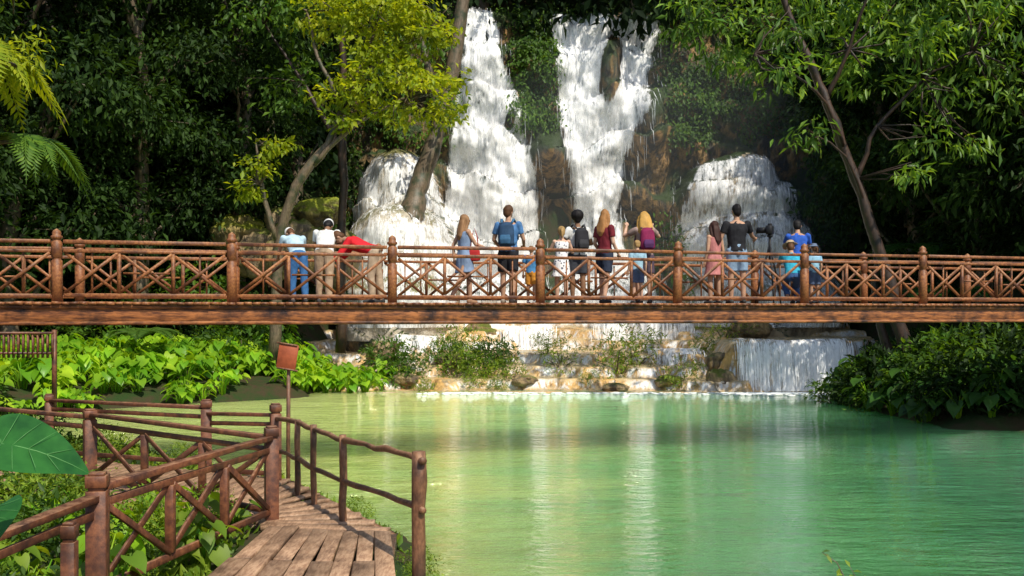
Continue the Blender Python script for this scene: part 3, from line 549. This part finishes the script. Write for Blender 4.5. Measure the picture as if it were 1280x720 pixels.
for w in(-.02,1.82):
    for i in range(-1,10):
        o=bpy.data.objects.new('post',pm); o.parent=bridge; o.location=bp(i,w,ZD)-OFF; o.rotation_euler=(rng.normal(0,.008),rng.normal(0,.008),.253); COL.objects.link(o)
    mb=bb()
    for z,hh,ww in((3.655,.05,.12),(3.52,.05,.045),(2.85,.055,.045)):
        for i in range(-1,9): beam(mb,bp(i+.035,w,z)-OFF,bp(i+.965,w,z+rng.normal(0,.006))-OFF,ww,hh,jit=.003)
    mb.obj('handrail',M_wood,bridge,bevel=.006)
    for i in range(-1,9):
        mb=bb(); cells=3; a=i+.035; wd=.93/cells
        for c in range(cells):
            l=a+c*wd; r=l+wd; rr=rng.normal(0,.012,4)
            beam(mb,bp(l+.005,w-.012,2.885+rr[0])-OFF,bp(r-.005,w-.012,3.49+rr[1])-OFF,.022,.046); beam(mb,bp(l+.005,w+.014,3.49+rr[2])-OFF,bp(r-.005,w+.014,2.885+rr[3])-OFF,.022,.046)
            beam(mb,bp(l+wd/2,w+.04,2.88)-OFF,bp(l+wd/2,w+.04,3.49)-OFF,.022,.036) if c!=1 else beam(mb,bp(l+.02,w+.04,3.19)-OFF,bp(r-.02,w+.04,3.19)-OFF,.02,.03)
            if c: beam(mb,bp(l,w,2.88)-OFF,bp(l,w,3.49)-OFF,.05,.05)
        mb.obj('railing_panel',M_wood,bridge)
M_stone=rock_mat('abutment_stone',(.2,.17,.13),(.28,.24,.18),(.06,.05,.04),(.05,.09,.02),.5)
for sA in(S0-.2,S1+.1):
    mb=bb(); beam(mb,bp(sA-.3,.9,1.1)-OFF,bp(sA+.5,.9,1.1)-OFF,2.6,2.6); mb.obj('abutment',M_stone,bridge,bevel=.05)
# ------------------------------------------------------------ boardwalk
bw=empty('boardwalk',(-2.5,9,.5)); tag(bw,'weathered wooden boardwalk with crossed railings and log handrail','walkway'); BO=np.array([-2.5,9,.5])
A=np.array([-3.0,6.95]); B=np.array([-2.43,9.7]); Cc=np.array([-5.1,11.6]); Dd=np.array([-4.06,12.75]); E=np.array([-2.98,12.1]); F=np.array([-.76,7.85])
zd=.5
mb=bb()
K=8
for i in range(K):
    a=np.array([-2.44,5.4])+(np.array([-.55,5.4])-np.array([-2.44,5.4]))*((i+.5)/K)
    b=np.array([-2.36,9.35])+(np.array([-1.15,9.05])-np.array([-2.36,9.35]))*((i+.5)/K)
    b=b+(b-a)*rng.normal(0,.006); mid=(a+b)/2; z=zd+rng.normal(0,.007); g=norm(b-a)*.004
    beam(mb,(*a,z),(*(mid-g),z+rng.normal(0,.003)),.185,.04,jit=.006) if i%2 else beam(mb,(*a,z),(*(a+(b-a)*.7-g),z),.185,.04,jit=.006)
    if i%2: beam(mb,(*(mid+g),z),(*b,z+.003),.155,.04,jit=.006)
    else: beam(mb,(*(a+(b-a)*.7+g),z),(*b,z),.145,.04,jit=.006)
q0=np.array([-2.42,9.42]); q1=np.array([-1.1,9.15]); r0=np.array([-3.0,10.3]); r1=np.array([-2.75,11.95])
for i in range(9):
    t=(i+.5)/9; a=q0+(r0-q0)*t; b=q1+(r1-q1)*t; beam(mb,(*a,zd-.012),(*b,zd-.012+rng.normal(0,.005)),.155,.04,jit=.006)
u0=np.array([-3.05,10.1]); u1=np.array([-2.8,12.15]); v0=np.array([-9.5,13.2]); v1=np.array([-8.8,15])
for i in range(42):
    t=(i+.5)/42; a=u0+(v0-u0)*t; b=u1+(v1-u1)*t; beam(mb,(*a,zd-.03+rng.normal(0,.004)),(*b,zd-.03),.14,.04,jit=.004)
mb.v=[v-BO for v in mb.v]; mb.obj('deck',M_plank,bw,bevel=.006)
mb=bb()
for a,b in(((-2.3,5.4),(-2.3,9.4)),((-.8,5.4),(-1.15,9.2)),((-1.15,9.2),(-2.8,12.1)),((-2.5,9.6),(-9.4,13.4)),((-2.9,12.0),(-8.9,14.8))): beam(mb,np.array((*a,zd-.1))-BO,np.array((*b,zd-.1))-BO,.09,.14)
mb.obj('joist',M_rustic,bw)
def sqpost(mb,x,y,z0,z1,w=.13,yaw=.2):
    c,s=math.cos(yaw),math.sin(yaw)
    for a,b,k in((z0,z1-.13,1.),(z1-.135,z1-.10,.78),(z1-.105,z1-.02,1.04),(z1-.022,z1,.8)):
        h=w*k/2; V=[np.array([x+(dx*c-dy*s)*h,y+(dx*s+dy*c)*h,z])-BO for z in(a,b) for dx,dy in((-1,-1),(1,-1),(1,1),(-1,1))]
        mb.add(V,np.array([(3,2,1,0),(4,5,6,7),(0,1,5,4),(1,2,6,5),(2,3,7,6),(3,0,4,7)]))
for (x,y,z1,w,yw) in ((A[0],A[1],1.44,.14,.2),(B[0],B[1],1.45,.13,.4),(Cc[0],Cc[1],1.43,.14,.6),(Dd[0],Dd[1],1.44,.14,.3),(E[0],E[1],1.45,.13,.4),(-2.95,6.4,1.2,.09,.1),(-3.2,5.4,1.3,.12,.1),(-7.6,13.1,1.4,.12,.5),(-6.8,14.1,1.4,.12,.5)):
    mb=bb(); sqpost(mb,x,y,-.3,z1,w,yw); mb.obj('post',M_rail,bw,bevel=.004)
def rail(a,b,cells,za=1.33,zb=1.33,mat=M_rail):
    mb=bb(); a=np.array(a);b=np.array(b); d=b-a
    P=lambda t,z:np.array([*(a+d*t),z])-BO
    tz=lambda t,k:(za+(zb-za)*t)-k
    beam(mb,P(.02,tz(.02,0)),P(.98,tz(.98,0)),.095,.045,jit=.003); beam(mb,P(.02,tz(0,.12)),P(.98,tz(1,.12)),.03,.055,jit=.003); beam(mb,P(.02,tz(0,.74)),P(.98,tz(1,.74)),.035,.06,jit=.003)
    if cells:
        nrm=np.array([-d[1],d[0],0])/np.linalg.norm(d)*.014
        for c in range(cells):
            l=.02+.96*c/cells; r=.02+.96*(c+1)/cells
            beam(mb,P(l+.01,tz(l,.70))+nrm,P(r-.01,tz(r,.15))+nrm,.024,.055,jit=.004); beam(mb,P(l+.01,tz(l,.15))-nrm,P(r-.01,tz(r,.70))-nrm,.024,.055,jit=.004)
            if c: beam(mb,P(l,tz(l,.70)),P(l,tz(l,.15)),.07,.07)
    mb.obj('railing_panel',mat,bw,bevel=.002)
rail(A,B,3); rail(Cc,B,3,1.36,1.33); rail((-3.2,5.4),A,0,1.22,1.26); rail((-7.6,13.1),Cc,0); rail((-6.8,14.1),Dd,0,1.3,1.33)
rail(Dd,E,0,1.25,1.3)
Ez=lambda t:np.array([*(E+(F-E)*t)])
for t,h,r in((.22,1.35,.034),(.36,1.36,.036),(.58,1.37,.038),(1.0,1.46,.058)):
    p=Ez(t); mb=bb(); zz=np.linspace(-.5,h,9); P=np.stack([p[0]+rng.normal(0,.006,9),p[1]+rng.normal(0,.006,9),zz],1)-BO; tube(mb,P,r*(1+rng.normal(0,.05,9)),9); mb.obj('log_post',M_rustic,bw,True)
for z0,z1,r in((1.27,1.38,.03),(.84,.98,.028)):
    mb=bb(); t=np.linspace(0,1.02,18); P=np.array([[*Ez(a),z0+(z1-z0)*a+.02*math.sin(a*9)+rng.normal(0,.008)] for a in t])-BO; tube(mb,P,r*(1+rng.normal(0,.1,18)),8); mb.obj('log_handrail',M_rustic,bw,True)
M_sign=flat('sign_paint',(.42,.10,.04),.6,.3,.4,8.)
sg=empty('signboard',(-3.03,13.0,.1)); tag(sg,'small tilted reddish brown board on a wooden post','sign')
mb=MB(); tube(mb,[(0,0,-.5),(0,0,.9),(.005,0,1.75)],[.03,.028,.026],8); mb.obj('post',M_rustic,sg,True)
mb=MB(); beam(mb,(-.13,-.045,1.92),(.13,-.045,1.88),.025,.33); mb.obj('board',M_sign,sg,bevel=.006)
for z in(2.09,1.75):
    mb=MB(); beam(mb,(-.14,-.06,z),(.14,-.06,z-.045),.02,.022); mb.obj('batten',M_rustic,sg)
fe=empty('wooden_fence',(-11,20.5,1.6)); tag(fe,'weathered reddish brown slatted wooden fence on the bank','fence')
mb=MB(); beam(mb,(-2.5,0,.55),(1.2,0,.55),.09,.05); beam(mb,(-2.5,0,.12),(1.2,0,.12),.06,.05); mb.obj('rail',M_rail,fe)
mb=MB(); 
for i in range(36): beam(mb,(-2.45+i*.104,0,.02),(-2.45+i*.104,0,.52),.03,.07)
mb.obj('slat',M_rail,fe)
for x in(-2.5,-.6,1.2):
    mb=MB(); beam(mb,(x,.06,-1.6 if x<0 else -1.2),(x,.06,.62),.08,.08); mb.obj('post',M_rail,fe)
# ------------------------------------------------------------ people
def remesh(mb,name,mat,parent,vox,it=2):
    me=mb.mesh('t'); o=bpy.data.objects.new('t',me); COL.objects.link(o); m=o.modifiers.new('r','REMESH'); m.mode='VOXEL'; m.voxel_size=vox; m.use_smooth_shade=True
    s=o.modifiers.new('s','SMOOTH'); s.iterations=it; s.factor=.5
    dg=bpy.context.evaluated_depsgraph_get(); nmesh=bpy.data.meshes.new_from_object(o.evaluated_get(dg)); nmesh.name=name; bpy.data.objects.remove(o)
    if name in('shirt','dress','trousers','shorts','hair'):
        n=len(nmesh.vertices); co=np.zeros(n*3); nmesh.vertices.foreach_get('co',co); co=co.reshape(-1,3); no=np.zeros(n*3); nmesh.vertices.foreach_get('normal',no); no=no.reshape(-1,3)
        q=rng.random()*50; f=fbm(co[:,0]*14+q,co[:,2]*(3 if name in('dress','hair') else 9)+co[:,1]*8,5,3); co=co+no*(f*(.03 if name!='hair' else .035))[:,None]; nmesh.vertices.foreach_set('co',co.ravel())
    nmesh.materials.clear(); nmesh.materials.append(mat); nmesh.polygons.foreach_set('use_smooth',[True]*len(nmesh.polygons))
    r=bpy.data.objects.new(name,nmesh); COL.objects.link(r); r.parent=parent; return r
_m={}
def C(col,rough=.8):
    k=tuple(col)
    if k not in _m: _m[k]=flat('cloth_%d'%len(_m),col,rough,.2,.4,7.)
    return _m[k]
def pattern_mat(name,a,b,s):
    m,nt,o=nm(name); t=NT(nt); v=t.n('TexVoronoi'); v.inputs['Scale'].default_value=s; t.l(t.coord(),v.inputs['Vector']); c=t.mix(t.ramp(v.outputs['Distance'],[(.25,1.),(.38,0.)]),a,b); p=t.bsdf(c,.8,.2); t.l(p.outputs[0],o.inputs[0]); return m
M_print=pattern_mat('printed_cloth',(.78,.76,.76),(.07,.08,.12),16.)
SK1=(.50,.29,.19); SK2=(.28,.15,.085); SK3=(.62,.38,.27)
def cap(mb,a,b,ra,rb,n=10):
    tube(mb,[a,(np.asarray(a)+b)/2,b],[ra,(ra+rb)/2*1.03,rb],n); ell(mb,a,(ra,)*3,10,8); ell(mb,b,(rb,)*3,10,8)
def person(label,s,w,face,H,skin,hair,hs,top,topc,bot,botc,lean=0,arms=None,legs=((3,-2),(-3,-2)),shoe=(.05,.05,.05),fem=False,hat=None,headtilt=0,headturn=0,z=ZD):
    k=H/1.75; q=bp(s,w,z); e=empty('person',tuple(q)); e.rotation_euler=(0,0,math.radians(face)+.253); e.scale=(k,k,k); tag(e,label,'person','visitors on the footbridge')
    hip=np.array([0,0,.92])
    la=math.radians(-lean); R=np.array([[1,0,0],[0,math.cos(la),-math.sin(la)],[0,math.sin(la),math.cos(la)]])
    feet=[];kn=[];hp=[]
    for sx,(ta,sa) in zip((-1,1),legs):
        h=hip+[sx*.088,0,-.02]; t=math.radians(ta); kk=h+.42*np.array([sx*.03,math.sin(t),-math.cos(t)]); t2=math.radians(sa); an=kk+.42*np.array([0,math.sin(t2),-math.cos(t2)]); hp.append(h);kn.append(kk);feet.append(an)
    dz=.075-min(f[2] for f in feet); sh=np.array([0,0,dz]); hip=hip+sh; hp=[h+sh for h in hp];kn=[h+sh for h in kn];feet=[h+sh for h in feet]
    U=lambda p:hip+R@(np.asarray(p,float)-[0,0,.92])
    shw=.16 if fem else .19
    tors=[(0,0,.84),(0,0,.92),(0,.0,1.04),(0,.005,1.18),(0,.005,1.31),(0,-.005,1.41),(0,-.01,1.46)]
    rx=np.array([.13,.17,.122,.138,.150,.145,.07]) if fem else np.array([.13,.155,.138,.152,.175,.172,.08]); ry=np.array([.09,.118,.088,.095,.11,.082,.06])
    xr=(1,0,0)
    def torso(mb,inf=0,lo=0,hi=7): tube(mb,[U(p) for p in tors[lo:hi]],rx[lo:hi]+inf,16,ref=xr,R2=ry[lo:hi]+inf)
    body=MB(); torso(body)
    for h,kk,a,sx in zip(hp,kn,feet,(-1,1)):
        cap(body,h,kk,.083,.053); cap(body,kk,kk+(a-kk)*.35,.052,.055); cap(body,kk+(a-kk)*.35,a,.055,.036); cap(body,a+[0,-.03,-.04],a+[sx*.02,.14,-.05],.035,.028)
    cap(body,U((0,-.005,1.42)),U((0,.01,1.53)),.054,.05)
    ht=math.radians(-headtilt); Rt=np.array([[1,0,0],[0,math.cos(ht),-math.sin(ht)],[0,math.sin(ht),math.cos(ht)]]); tn=math.radians(headturn); Rz=np.array([[math.cos(tn),-math.sin(tn),0],[math.sin(tn),math.cos(tn),0],[0,0,1]])
    RH=R@Rt@Rz; hc=U((0,.015,1.52))+R@Rt@np.array([0,.01,.115])
    HH=lambda p:hc+RH@np.asarray(p,float)
    ell(body,hc,(.072,.09,.110),16,12,RH); ell(body,HH((0,.03,-.055)),(.052,.06,.055),12,8,RH); ell(body,HH((0,.096,-.015)),(.013,.02,.024),8,6,RH)
    for sx in(-1,1): ell(body,HH((sx*.076,-.005,-.01)),(.012,.02,.032),8,6,RH)
    if arms is None: arms=((( -.05,-.02,-.27),(-.02,.07,-.24)),((.05,-.02,-.27),(.02,.07,-.24)))
    sho=[U((-shw,-.01,1.40)),U((shw,-.01,1.40))]; elb=[];wr=[]
    for sp,(eo,wo),sx in zip(sho,arms,(-1,1)):
        el=sp+np.array(eo,float)*.28/np.linalg.norm(eo); wv=np.array(wo,float); wv=wv/np.linalg.norm(wv); wp=el+wv*.25; elb.append(el);wr.append(wp)
        cap(body,sp,el,.048,.037); cap(body,el,wp,.037,.026); ell(body,sp,(.054,)*3)
        side=norm(np.cross(wv,(0,1,0.3))); nn=np.cross(side,wv)
        cap(body,wp,wp+wv*.05,.024,.024); pc=wp+wv*.055; 
        for f in range(4):
            off=side*(f-1.5)*.021; L=(.062,.075,.07,.055)[f]; b0=pc+off+wv*.02; m1=b0+wv*L*.55; m2=m1+(wv*.8+nn*.6)*L*.5; tube(body,[pc+off*.8-wv*.02,b0,m1,m2],[.015,.0115,.0105,.009],6)
        th0=pc-side*sx*.02-wv*.03; tube(body,[th0,th0-side*sx*.03+wv*.02,th0-side*sx*.04+wv*.05],[.014,.012,.01],6)
    b=remesh(body,'body',C(skin,.55),e,.0105,2)
    for sx in(-1,1):
        mb=MB(); ell(mb,HH((sx*.03,.080,.005)),(.014,.008,.008),8,6,RH); mb.obj('eye',C((.03,.02,.015)),e,True)
    mb=MB(); ell(mb,HH((0,.086,-.058)),(.024,.008,.008),8,6,RH); mb.obj('mouth',C((.35,.10,.09)),e,True)
    hm=MB(); ell(hm,HH((0,-.018,.028)),(.086,.096,.100),16,12,RH); ell(hm,HH((0,-.045,-.02)),(.076,.068,.085),12,10,RH)
    if hs=='afro': ell(hm,HH((0,-.02,.05)),(.125,.125,.115),14,12,RH)
    if hs=='long':
        P=[HH((0,-.05,.04)),HH((0,-.085,-.06)),U((0,-.10,1.42)),U((.01,-.125,1.32)),U((0,-.12,1.24))]; tube(hm,P,[.07,.085,.098,.08,.03],12,ref=xr,R2=[.05,.05,.04,.035,.02])
        for sx in(-1,1): tube(hm,[HH((sx*.065,.02,.03)),HH((sx*.085,.0,-.06)),U((sx*.09,-.03,1.42)),U((sx*.08,-.08,1.30))],[.03,.032,.035,.015],8)
    if hs=='full':
        P=[HH((0,-.04,.06)),HH((0,-.08,-.04)),U((0,-.10,1.46)),U((.01,-.14,1.36)),U((0,-.13,1.28))]; tube(hm,P,[.09,.12,.14,.12,.05],12,ref=xr,R2=[.07,.07,.06,.05,.03])
        for sx in(-1,1): tube(hm,[HH((sx*.07,.02,.03)),HH((sx*.10,.0,-.06)),U((sx*.12,-.03,1.42)),U((sx*.11,-.08,1.32))],[.035,.045,.05,.02],8)
    if hs=='tail':
        tube(hm,[HH((0,-.09,.05)),HH((0,-.14,.0)),HH((0,-.14,-.12)),HH((0,-.11,-.2))],[.025,.035,.03,.01],8)
    remesh(hm,'hair',C(hair,.6),e,.014,1)
    def legcover(mb,frac,inf=.018,flare=0):
        for h,kk,a in zip(hp,kn,feet):
            if frac<=1: cap(mb,h,h+(kk-h)*frac*.5,.083+inf,.078+inf); tube(mb,[h+(kk-h)*frac*.4,h+(kk-h)*frac],[.08+inf,.072+inf+flare],12)
            else: cap(mb,h,kk,.083+inf,.057+inf); cap(mb,kk,kk+(a-kk)*.35,.057+inf,.058+inf); tube(mb,[kk+(a-kk)*.3,kk+(a-kk)*(frac-1)],[.058+inf,.05+inf*.6+flare],12)
    if bot in('shorts','pants','skirt'):
        mb=MB(); torso(mb,.014,0,3)
        legcover(mb,.8 if bot=='shorts' else 1.93,.018 if bot=='pants' else .024)
        remesh(mb,'shorts' if bot=='shorts' else 'trousers',C(botc),e,.014,1)
    mb=MB(); inf=.022
    if top=='dress':
        torso(mb,.018,1,6); km=(kn[0]+kn[1])/2; tube(mb,[U((0,0,1.08)),hip+[0,0,.02],hip*.5+km*.5,km+[0,0,.12]],[.14,.185,.205,.235],18,ref=xr,R2=[.10,.14,.16,.19])
        for sp,el in zip(sho,elb): tube(mb,[sp*.85+U((0,0,1.42))*.15,sp+(el-sp)*.12],[.055,.055],10)
    else:
        torso(mb,inf,1,6); tube(mb,[U((0,-.005,1.38)),U((0,-.01,1.455))],[.15,.075],14,ref=xr,R2=[.09,.07])
        fr={'tee':.62,'long':1.0,'tank':.1}[top]
        for sp,el,wp in zip(sho,elb,wr):
            ell(mb,sp,(.066,)*3); tube(mb,[sp,sp+(el-sp)*fr],[.067,.06],12)
            if top=='long': ell(mb,el,(.056,)*3); tube(mb,[el,el+(wp-el)*.9],[.056,.042],12)
    tc=M_print if topc=='print' else C(topc)
    remesh(mb,'dress' if top=='dress' else 'shirt',tc,e,.014,1)
    for a,sx in zip(feet,(-1,1)):
        mb=MB(); cap(mb,a+[0,-.035,-.035],a+[sx*.02,.15,-.045],.044,.034); ell(mb,a+[0,.05,-.045],(.045,.13,.03)); remesh(mb,'shoe',C(shoe),e,.014,1)
    if hat:
        mb=MB(); tube(mb,[HH((0,-.005,.06)),HH((0,-.005,.072)),HH((0,-.008,.085)),HH((0,-.01,.14)),HH((0,-.01,.155))],[.17,.165,.098,.085,.03] if hat[0]=='brim' else [.098,.1,.1,.085,.03],18,ref=xr)
        if hat[0]=='cap': tube(mb,[HH((0,.07,.06)),HH((0,.16,.05))],[.07,.05],10,ref=(1,0,0),R2=[.012,.008])
        remesh(mb,'hat',C(hat[1]),e,.012,1)
    return dict(e=e,U=U,H=HH,hip=hip,wr=wr,R=R,k=k)
def backpack(pr,col,col2,label):
    e=empty('backpack',tuple(pr['e'].location)); e.rotation_euler=pr['e'].rotation_euler; e.scale=pr['e'].scale; tag(e,label,'backpack','backpacks'); U=pr['U']
    mb=MB(); tube(mb,[U((0,-.20,1.0)),U((0,-.21,1.05)),U((0,-.205,1.2)),U((0,-.19,1.36)),U((0,-.17,1.43))],[.10,.145,.15,.135,.08],16,ref=(1,0,0),R2=[.05,.085,.09,.08,.04]); remesh(mb,'bag',C(col),e,.014,2)
    mb=MB(); tube(mb,[U((0,-.30,1.04)),U((0,-.305,1.12)),U((0,-.30,1.2))],[.09,.11,.09],12,ref=(1,0,0),R2=[.02,.035,.02]); remesh(mb,'pocket',C(col2),e,.012,1)
    for sx in(-1,1):
        mb=MB(); tube(mb,[U((sx*.09,-.16,1.42)),U((sx*.11,-.05,1.50)),U((sx*.11,.07,1.46)),U((sx*.125,.135,1.34)),U((sx*.16,.08,1.15)),U((sx*.13,-.12,1.05))],[.024]*6,8,ref=(1,0,0),R2=[.012]*6); mb.obj('strap',C(col2),e,True)
BLO=(.50,.31,.12); BRN=(.12,.055,.025); BLK=(.012,.010,.010)
fw=lambda:(((-.05,.18,-.18),(0,.25,-.02)),((.05,.18,-.18),(0,.25,-.02)))
dn=lambda:(((-.05,.14,-.24),(.03,.2,-.12)),((.05,.14,-.24),(-.03,.2,-.12)))
person('person in pale blue shirt and blue jeans bent over the rail',1.42,1.15,14,1.55,SK1,BRN,'short','tee',(.45,.62,.72),'pants',(.05,.16,.38),lean=46,arms=dn(),legs=((6,-4),(-8,-10)),hat=('cap',(.75,.75,.72)),headtilt=20)
person('person in white shirt and tan trousers bent over the rail',1.59,.95,-12,1.62,SK2,BLK,'short','tee',(.80,.80,.77),'pants',(.42,.30,.2),lean=38,arms=dn(),legs=((10,-2),(-8,-10)),hat=('cap',(.8,.8,.78)),headtilt=15)
person('person in red shirt and beige trousers leaning far over',1.93,.95,74,1.66,SK1,BRN,'short','long',(.70,.02,.03),'pants',(.48,.36,.25),lean=66,arms=dn(),legs=((8,-6),(-8,-6)))
w4=person('woman in blue grey dress walking with a red bag',2.54,.75,-70,1.57,SK1,(.28,.15,.07),'long','dress',(.22,.30,.45),'none',None,legs=((24,4),(-18,-32)),arms=(((-.03,-.12,-.24),(0,.02,-.24)),((.03,.14,-.22),(0,.22,-.06))),fem=True,shoe=(.35,.2,.12))
m5=person('man in blue shirt and black shorts carrying a backpack',2.86,.8,-25,1.72,SK1,(.10,.045,.02),'short','tee',(.08,.20,.42),'shorts',(.02,.02,.025),arms=(((-.08,.05,-.26),(.05,.2,-.1)),((.08,.06,-.26),(-.03,.2,-.08))),legs=((5,0),(-6,-10)),headturn=-20,shoe=(.3,.25,.2))
backpack(m5,(.03,.07,.14),(.05,.14,.26),'dark blue backpack worn on a man')
person('small child in blue top and orange shorts',3.0,.55,-30,1.0,SK1,(.25,.13,.06),'short','tee',(.07,.24,.50),'shorts',(.65,.28,.04),shoe=(.5,.5,.5))
person('girl in white patterned dress by the rail',3.24,.7,-10,1.36,SK3,(.40,.25,.10),'tail','dress','print','none',None,fem=True,arms=(((-.1,.1,-.2),(0,.2,.05)),((.1,.1,-.2),(0,.2,.02))))
m8=person('man with dark afro hair in white shirt with backpack',3.40,1.0,5,1.66,SK2,BLK,'afro','tee',(.75,.75,.73),'shorts',(.05,.055,.07),arms=(((-.12,.05,-.25),(.05,.2,-.02)),((.12,.05,-.25),(-.05,.2,-.02))))
backpack(m8,(.025,.025,.03),(.04,.04,.045),'black backpack worn on a man')
person('woman in maroon shirt and dark shorts watching the falls',3.585,.85,-60,1.70,SK3,(.36,.17,.06),'long','tee',(.16,.018,.028),'shorts',(.03,.04,.07),fem=True,legs=((6,2),(-8,-10)),arms=(((-.04,-.03,-.27),(0,.16,-.18)),((.04,.02,-.27),(0,.15,-.2))))
w10=person('woman with long blond hair raising both hands for a picture',3.87,.7,-5,1.66,SK3,(.55,.31,.08),'full','tee',(.35,.25,.22),'shorts',(.10,.07,.10),fem=True,arms=(((-.15,.15,-.08),(.08,.14,.18)),((.15,.15,-.08),(-.08,.14,.18))))
backpack(w10,(.24,.02,.08),(.09,.03,.11),'maroon and purple backpack worn on a woman')
person('woman with dark hair in sleeveless pink dress',4.486,1.0,15,1.56,SK1,(.05,.02,.015),'long','dress',(.52,.20,.19),'none',None,fem=True)
m12=person('tall man in black t-shirt and denim shorts beside a tripod',4.66,.95,-8,1.88,SK1,BLK,'short','tee',(.018,.018,.022),'shorts',(.25,.36,.50),arms=(((-.1,.02,-.26),(-.02,.1,-.22)),((.14,.14,-.2),(.10,.16,-.02))),legs=((2,-2),(-5,-4)))
person('crouching person in turquoise shirt and straw sun hat',5.06,.6,-20,1.6,SK1,BRN,'short','tee',(.04,.42,.60),'pants',(.05,.12,.30),lean=28,legs=((82,-38),(60,-50)),arms=fw(),hat=('brim',(.50,.38,.24)))
person('man in bright blue shirt leaning at the rail',5.17,.9,-25,1.64,SK1,BLK,'short','tee',(.03,.11,.50),'shorts',(.06,.09,.14),lean=12,arms=(((-.06,.14,-.2),(.05,.25,.0)),((.06,.14,-.2),(0,.25,.05))))
person('child in pale blue shirt near the rail',5.16,.3,10,1.1,SK1,BRN,'tail','tee',(.30,.55,.75),'shorts',(.1,.14,.25),hat=('brim',(.15,.20,.3)))
person('small child in light blue top between adults',3.76,.35,0,1.12,SK3,(.4,.25,.1),'short','tee',(.35,.55,.70),'shorts',(.12,.16,.3))
q=bp(2.60,.62,ZD+.86); hb=empty('handbag',tuple(q)); tag(hb,'red shoulder bag carried by a walking woman','bag')
mb=MB(); tube(mb,[(0,0,-.13),(0,0,-.1),(0,0,.05),(0,0,.09)],[.08,.11,.10,.07],12,ref=(1,0,0),R2=[.03,.05,.045,.03]); remesh(mb,'bag',C((.5,.03,.03)),hb,.012,1)
mb=MB(); tube(mb,[(-.07,0,.06),(-.04,.02,.32),(.0,.03,.44),(.05,.02,.3),(.07,0,.06)],[.009]*5,6); mb.obj('strap',C((.35,.02,.02)),hb,True)
tpl=bp(4.86,.6,ZD)
tp=empty('tripod',tuple(tpl)); tag(tp,'black camera tripod standing on the bridge deck','tripod'); KB=flat('black_plastic',(.012,.012,.014),.5,.3,.2)
for a in(.5,2.6,4.7):
    mb=MB(); tube(mb,[(math.cos(a)*.28,math.sin(a)*.28,0),(math.cos(a)*.15,math.sin(a)*.15,.6),(0,0,1.1)],[.014,.018,.02],6); mb.obj('leg',KB,tp,True)
mb=MB(); tube(mb,[(0,0,.8),(0,0,1.26)],[.024,.024],6); ell(mb,(0,0,1.28),(.06,.06,.035)); mb.obj('centre_column',KB,tp,True)
cm=empty('camera',(tpl[0],tpl[1],ZD+1.31)); tag(cm,'black camera mounted on a tripod','camera'); cm.rotation_euler=(0,0,1.1)
mb=MB(); beam(mb,(-.11,0,.08),(.11,0,.08),.11,.16); beam(mb,(-.04,0,.18),(.04,0,.18),.07,.05); mb.obj('housing',KB,cm,bevel=.01)
mb=MB(); tube(mb,[(0,.03,.08),(0,.24,.08)],[.055,.06],14); mb.obj('lens',KB,cm,True)
ph=empty('phone',tuple(Vector(w10['e'].matrix_basis@Vector(tuple((w10['wr'][0]+w10['wr'][1])/2+np.array([0,.06,.09])))))); tag(ph,'black phone held up to take a picture','phone'); mb=MB(); beam(mb,(-.075,0,0),(.075,0,0),.01,.075); mb.obj('case',KB,ph,bevel=.003)
# ------------------------------------------------------------ light, world, camera
S=Vector((.34,-.55,.76)).normalized()
sun=bpy.data.lights.new('sun','SUN'); sun.energy=5.; sun.angle=math.radians(.5); sun.color=(1,.94,.80); so=bpy.data.objects.new('sun',sun); so.rotation_euler=S.to_track_quat('Z','Y').to_euler(); so.location=S*60; COL.objects.link(so)
w=bpy.data.worlds.new('World'); sc.world=w; w.use_nodes=True; nt=w.node_tree; bg=nt.nodes['Background']; sk=nt.nodes.new('ShaderNodeTexSky'); sk.sky_type='NISHITA'; sk.sun_disc=False
sk.sun_elevation=math.asin(S.z); sk.sun_rotation=math.atan2(S.x,S.y); nt.links.new(sk.outputs[0],bg.inputs[0]); bg.inputs[1].default_value=.15
cam=bpy.data.cameras.new('cam'); cam.lens=33.75; cam.sensor_width=36; cam.shift_y=30/1280; cam.clip_end=600; cam.clip_start=.05; co=bpy.data.objects.new('cam',cam); co.location=(0,0,2.6); co.rotation_euler=(math.radians(90),0,0); COL.objects.link(co); sc.camera=co
sc.view_settings.view_transform='Standard'; sc.view_settings.look='None'; sc.view_settings.exposure=0
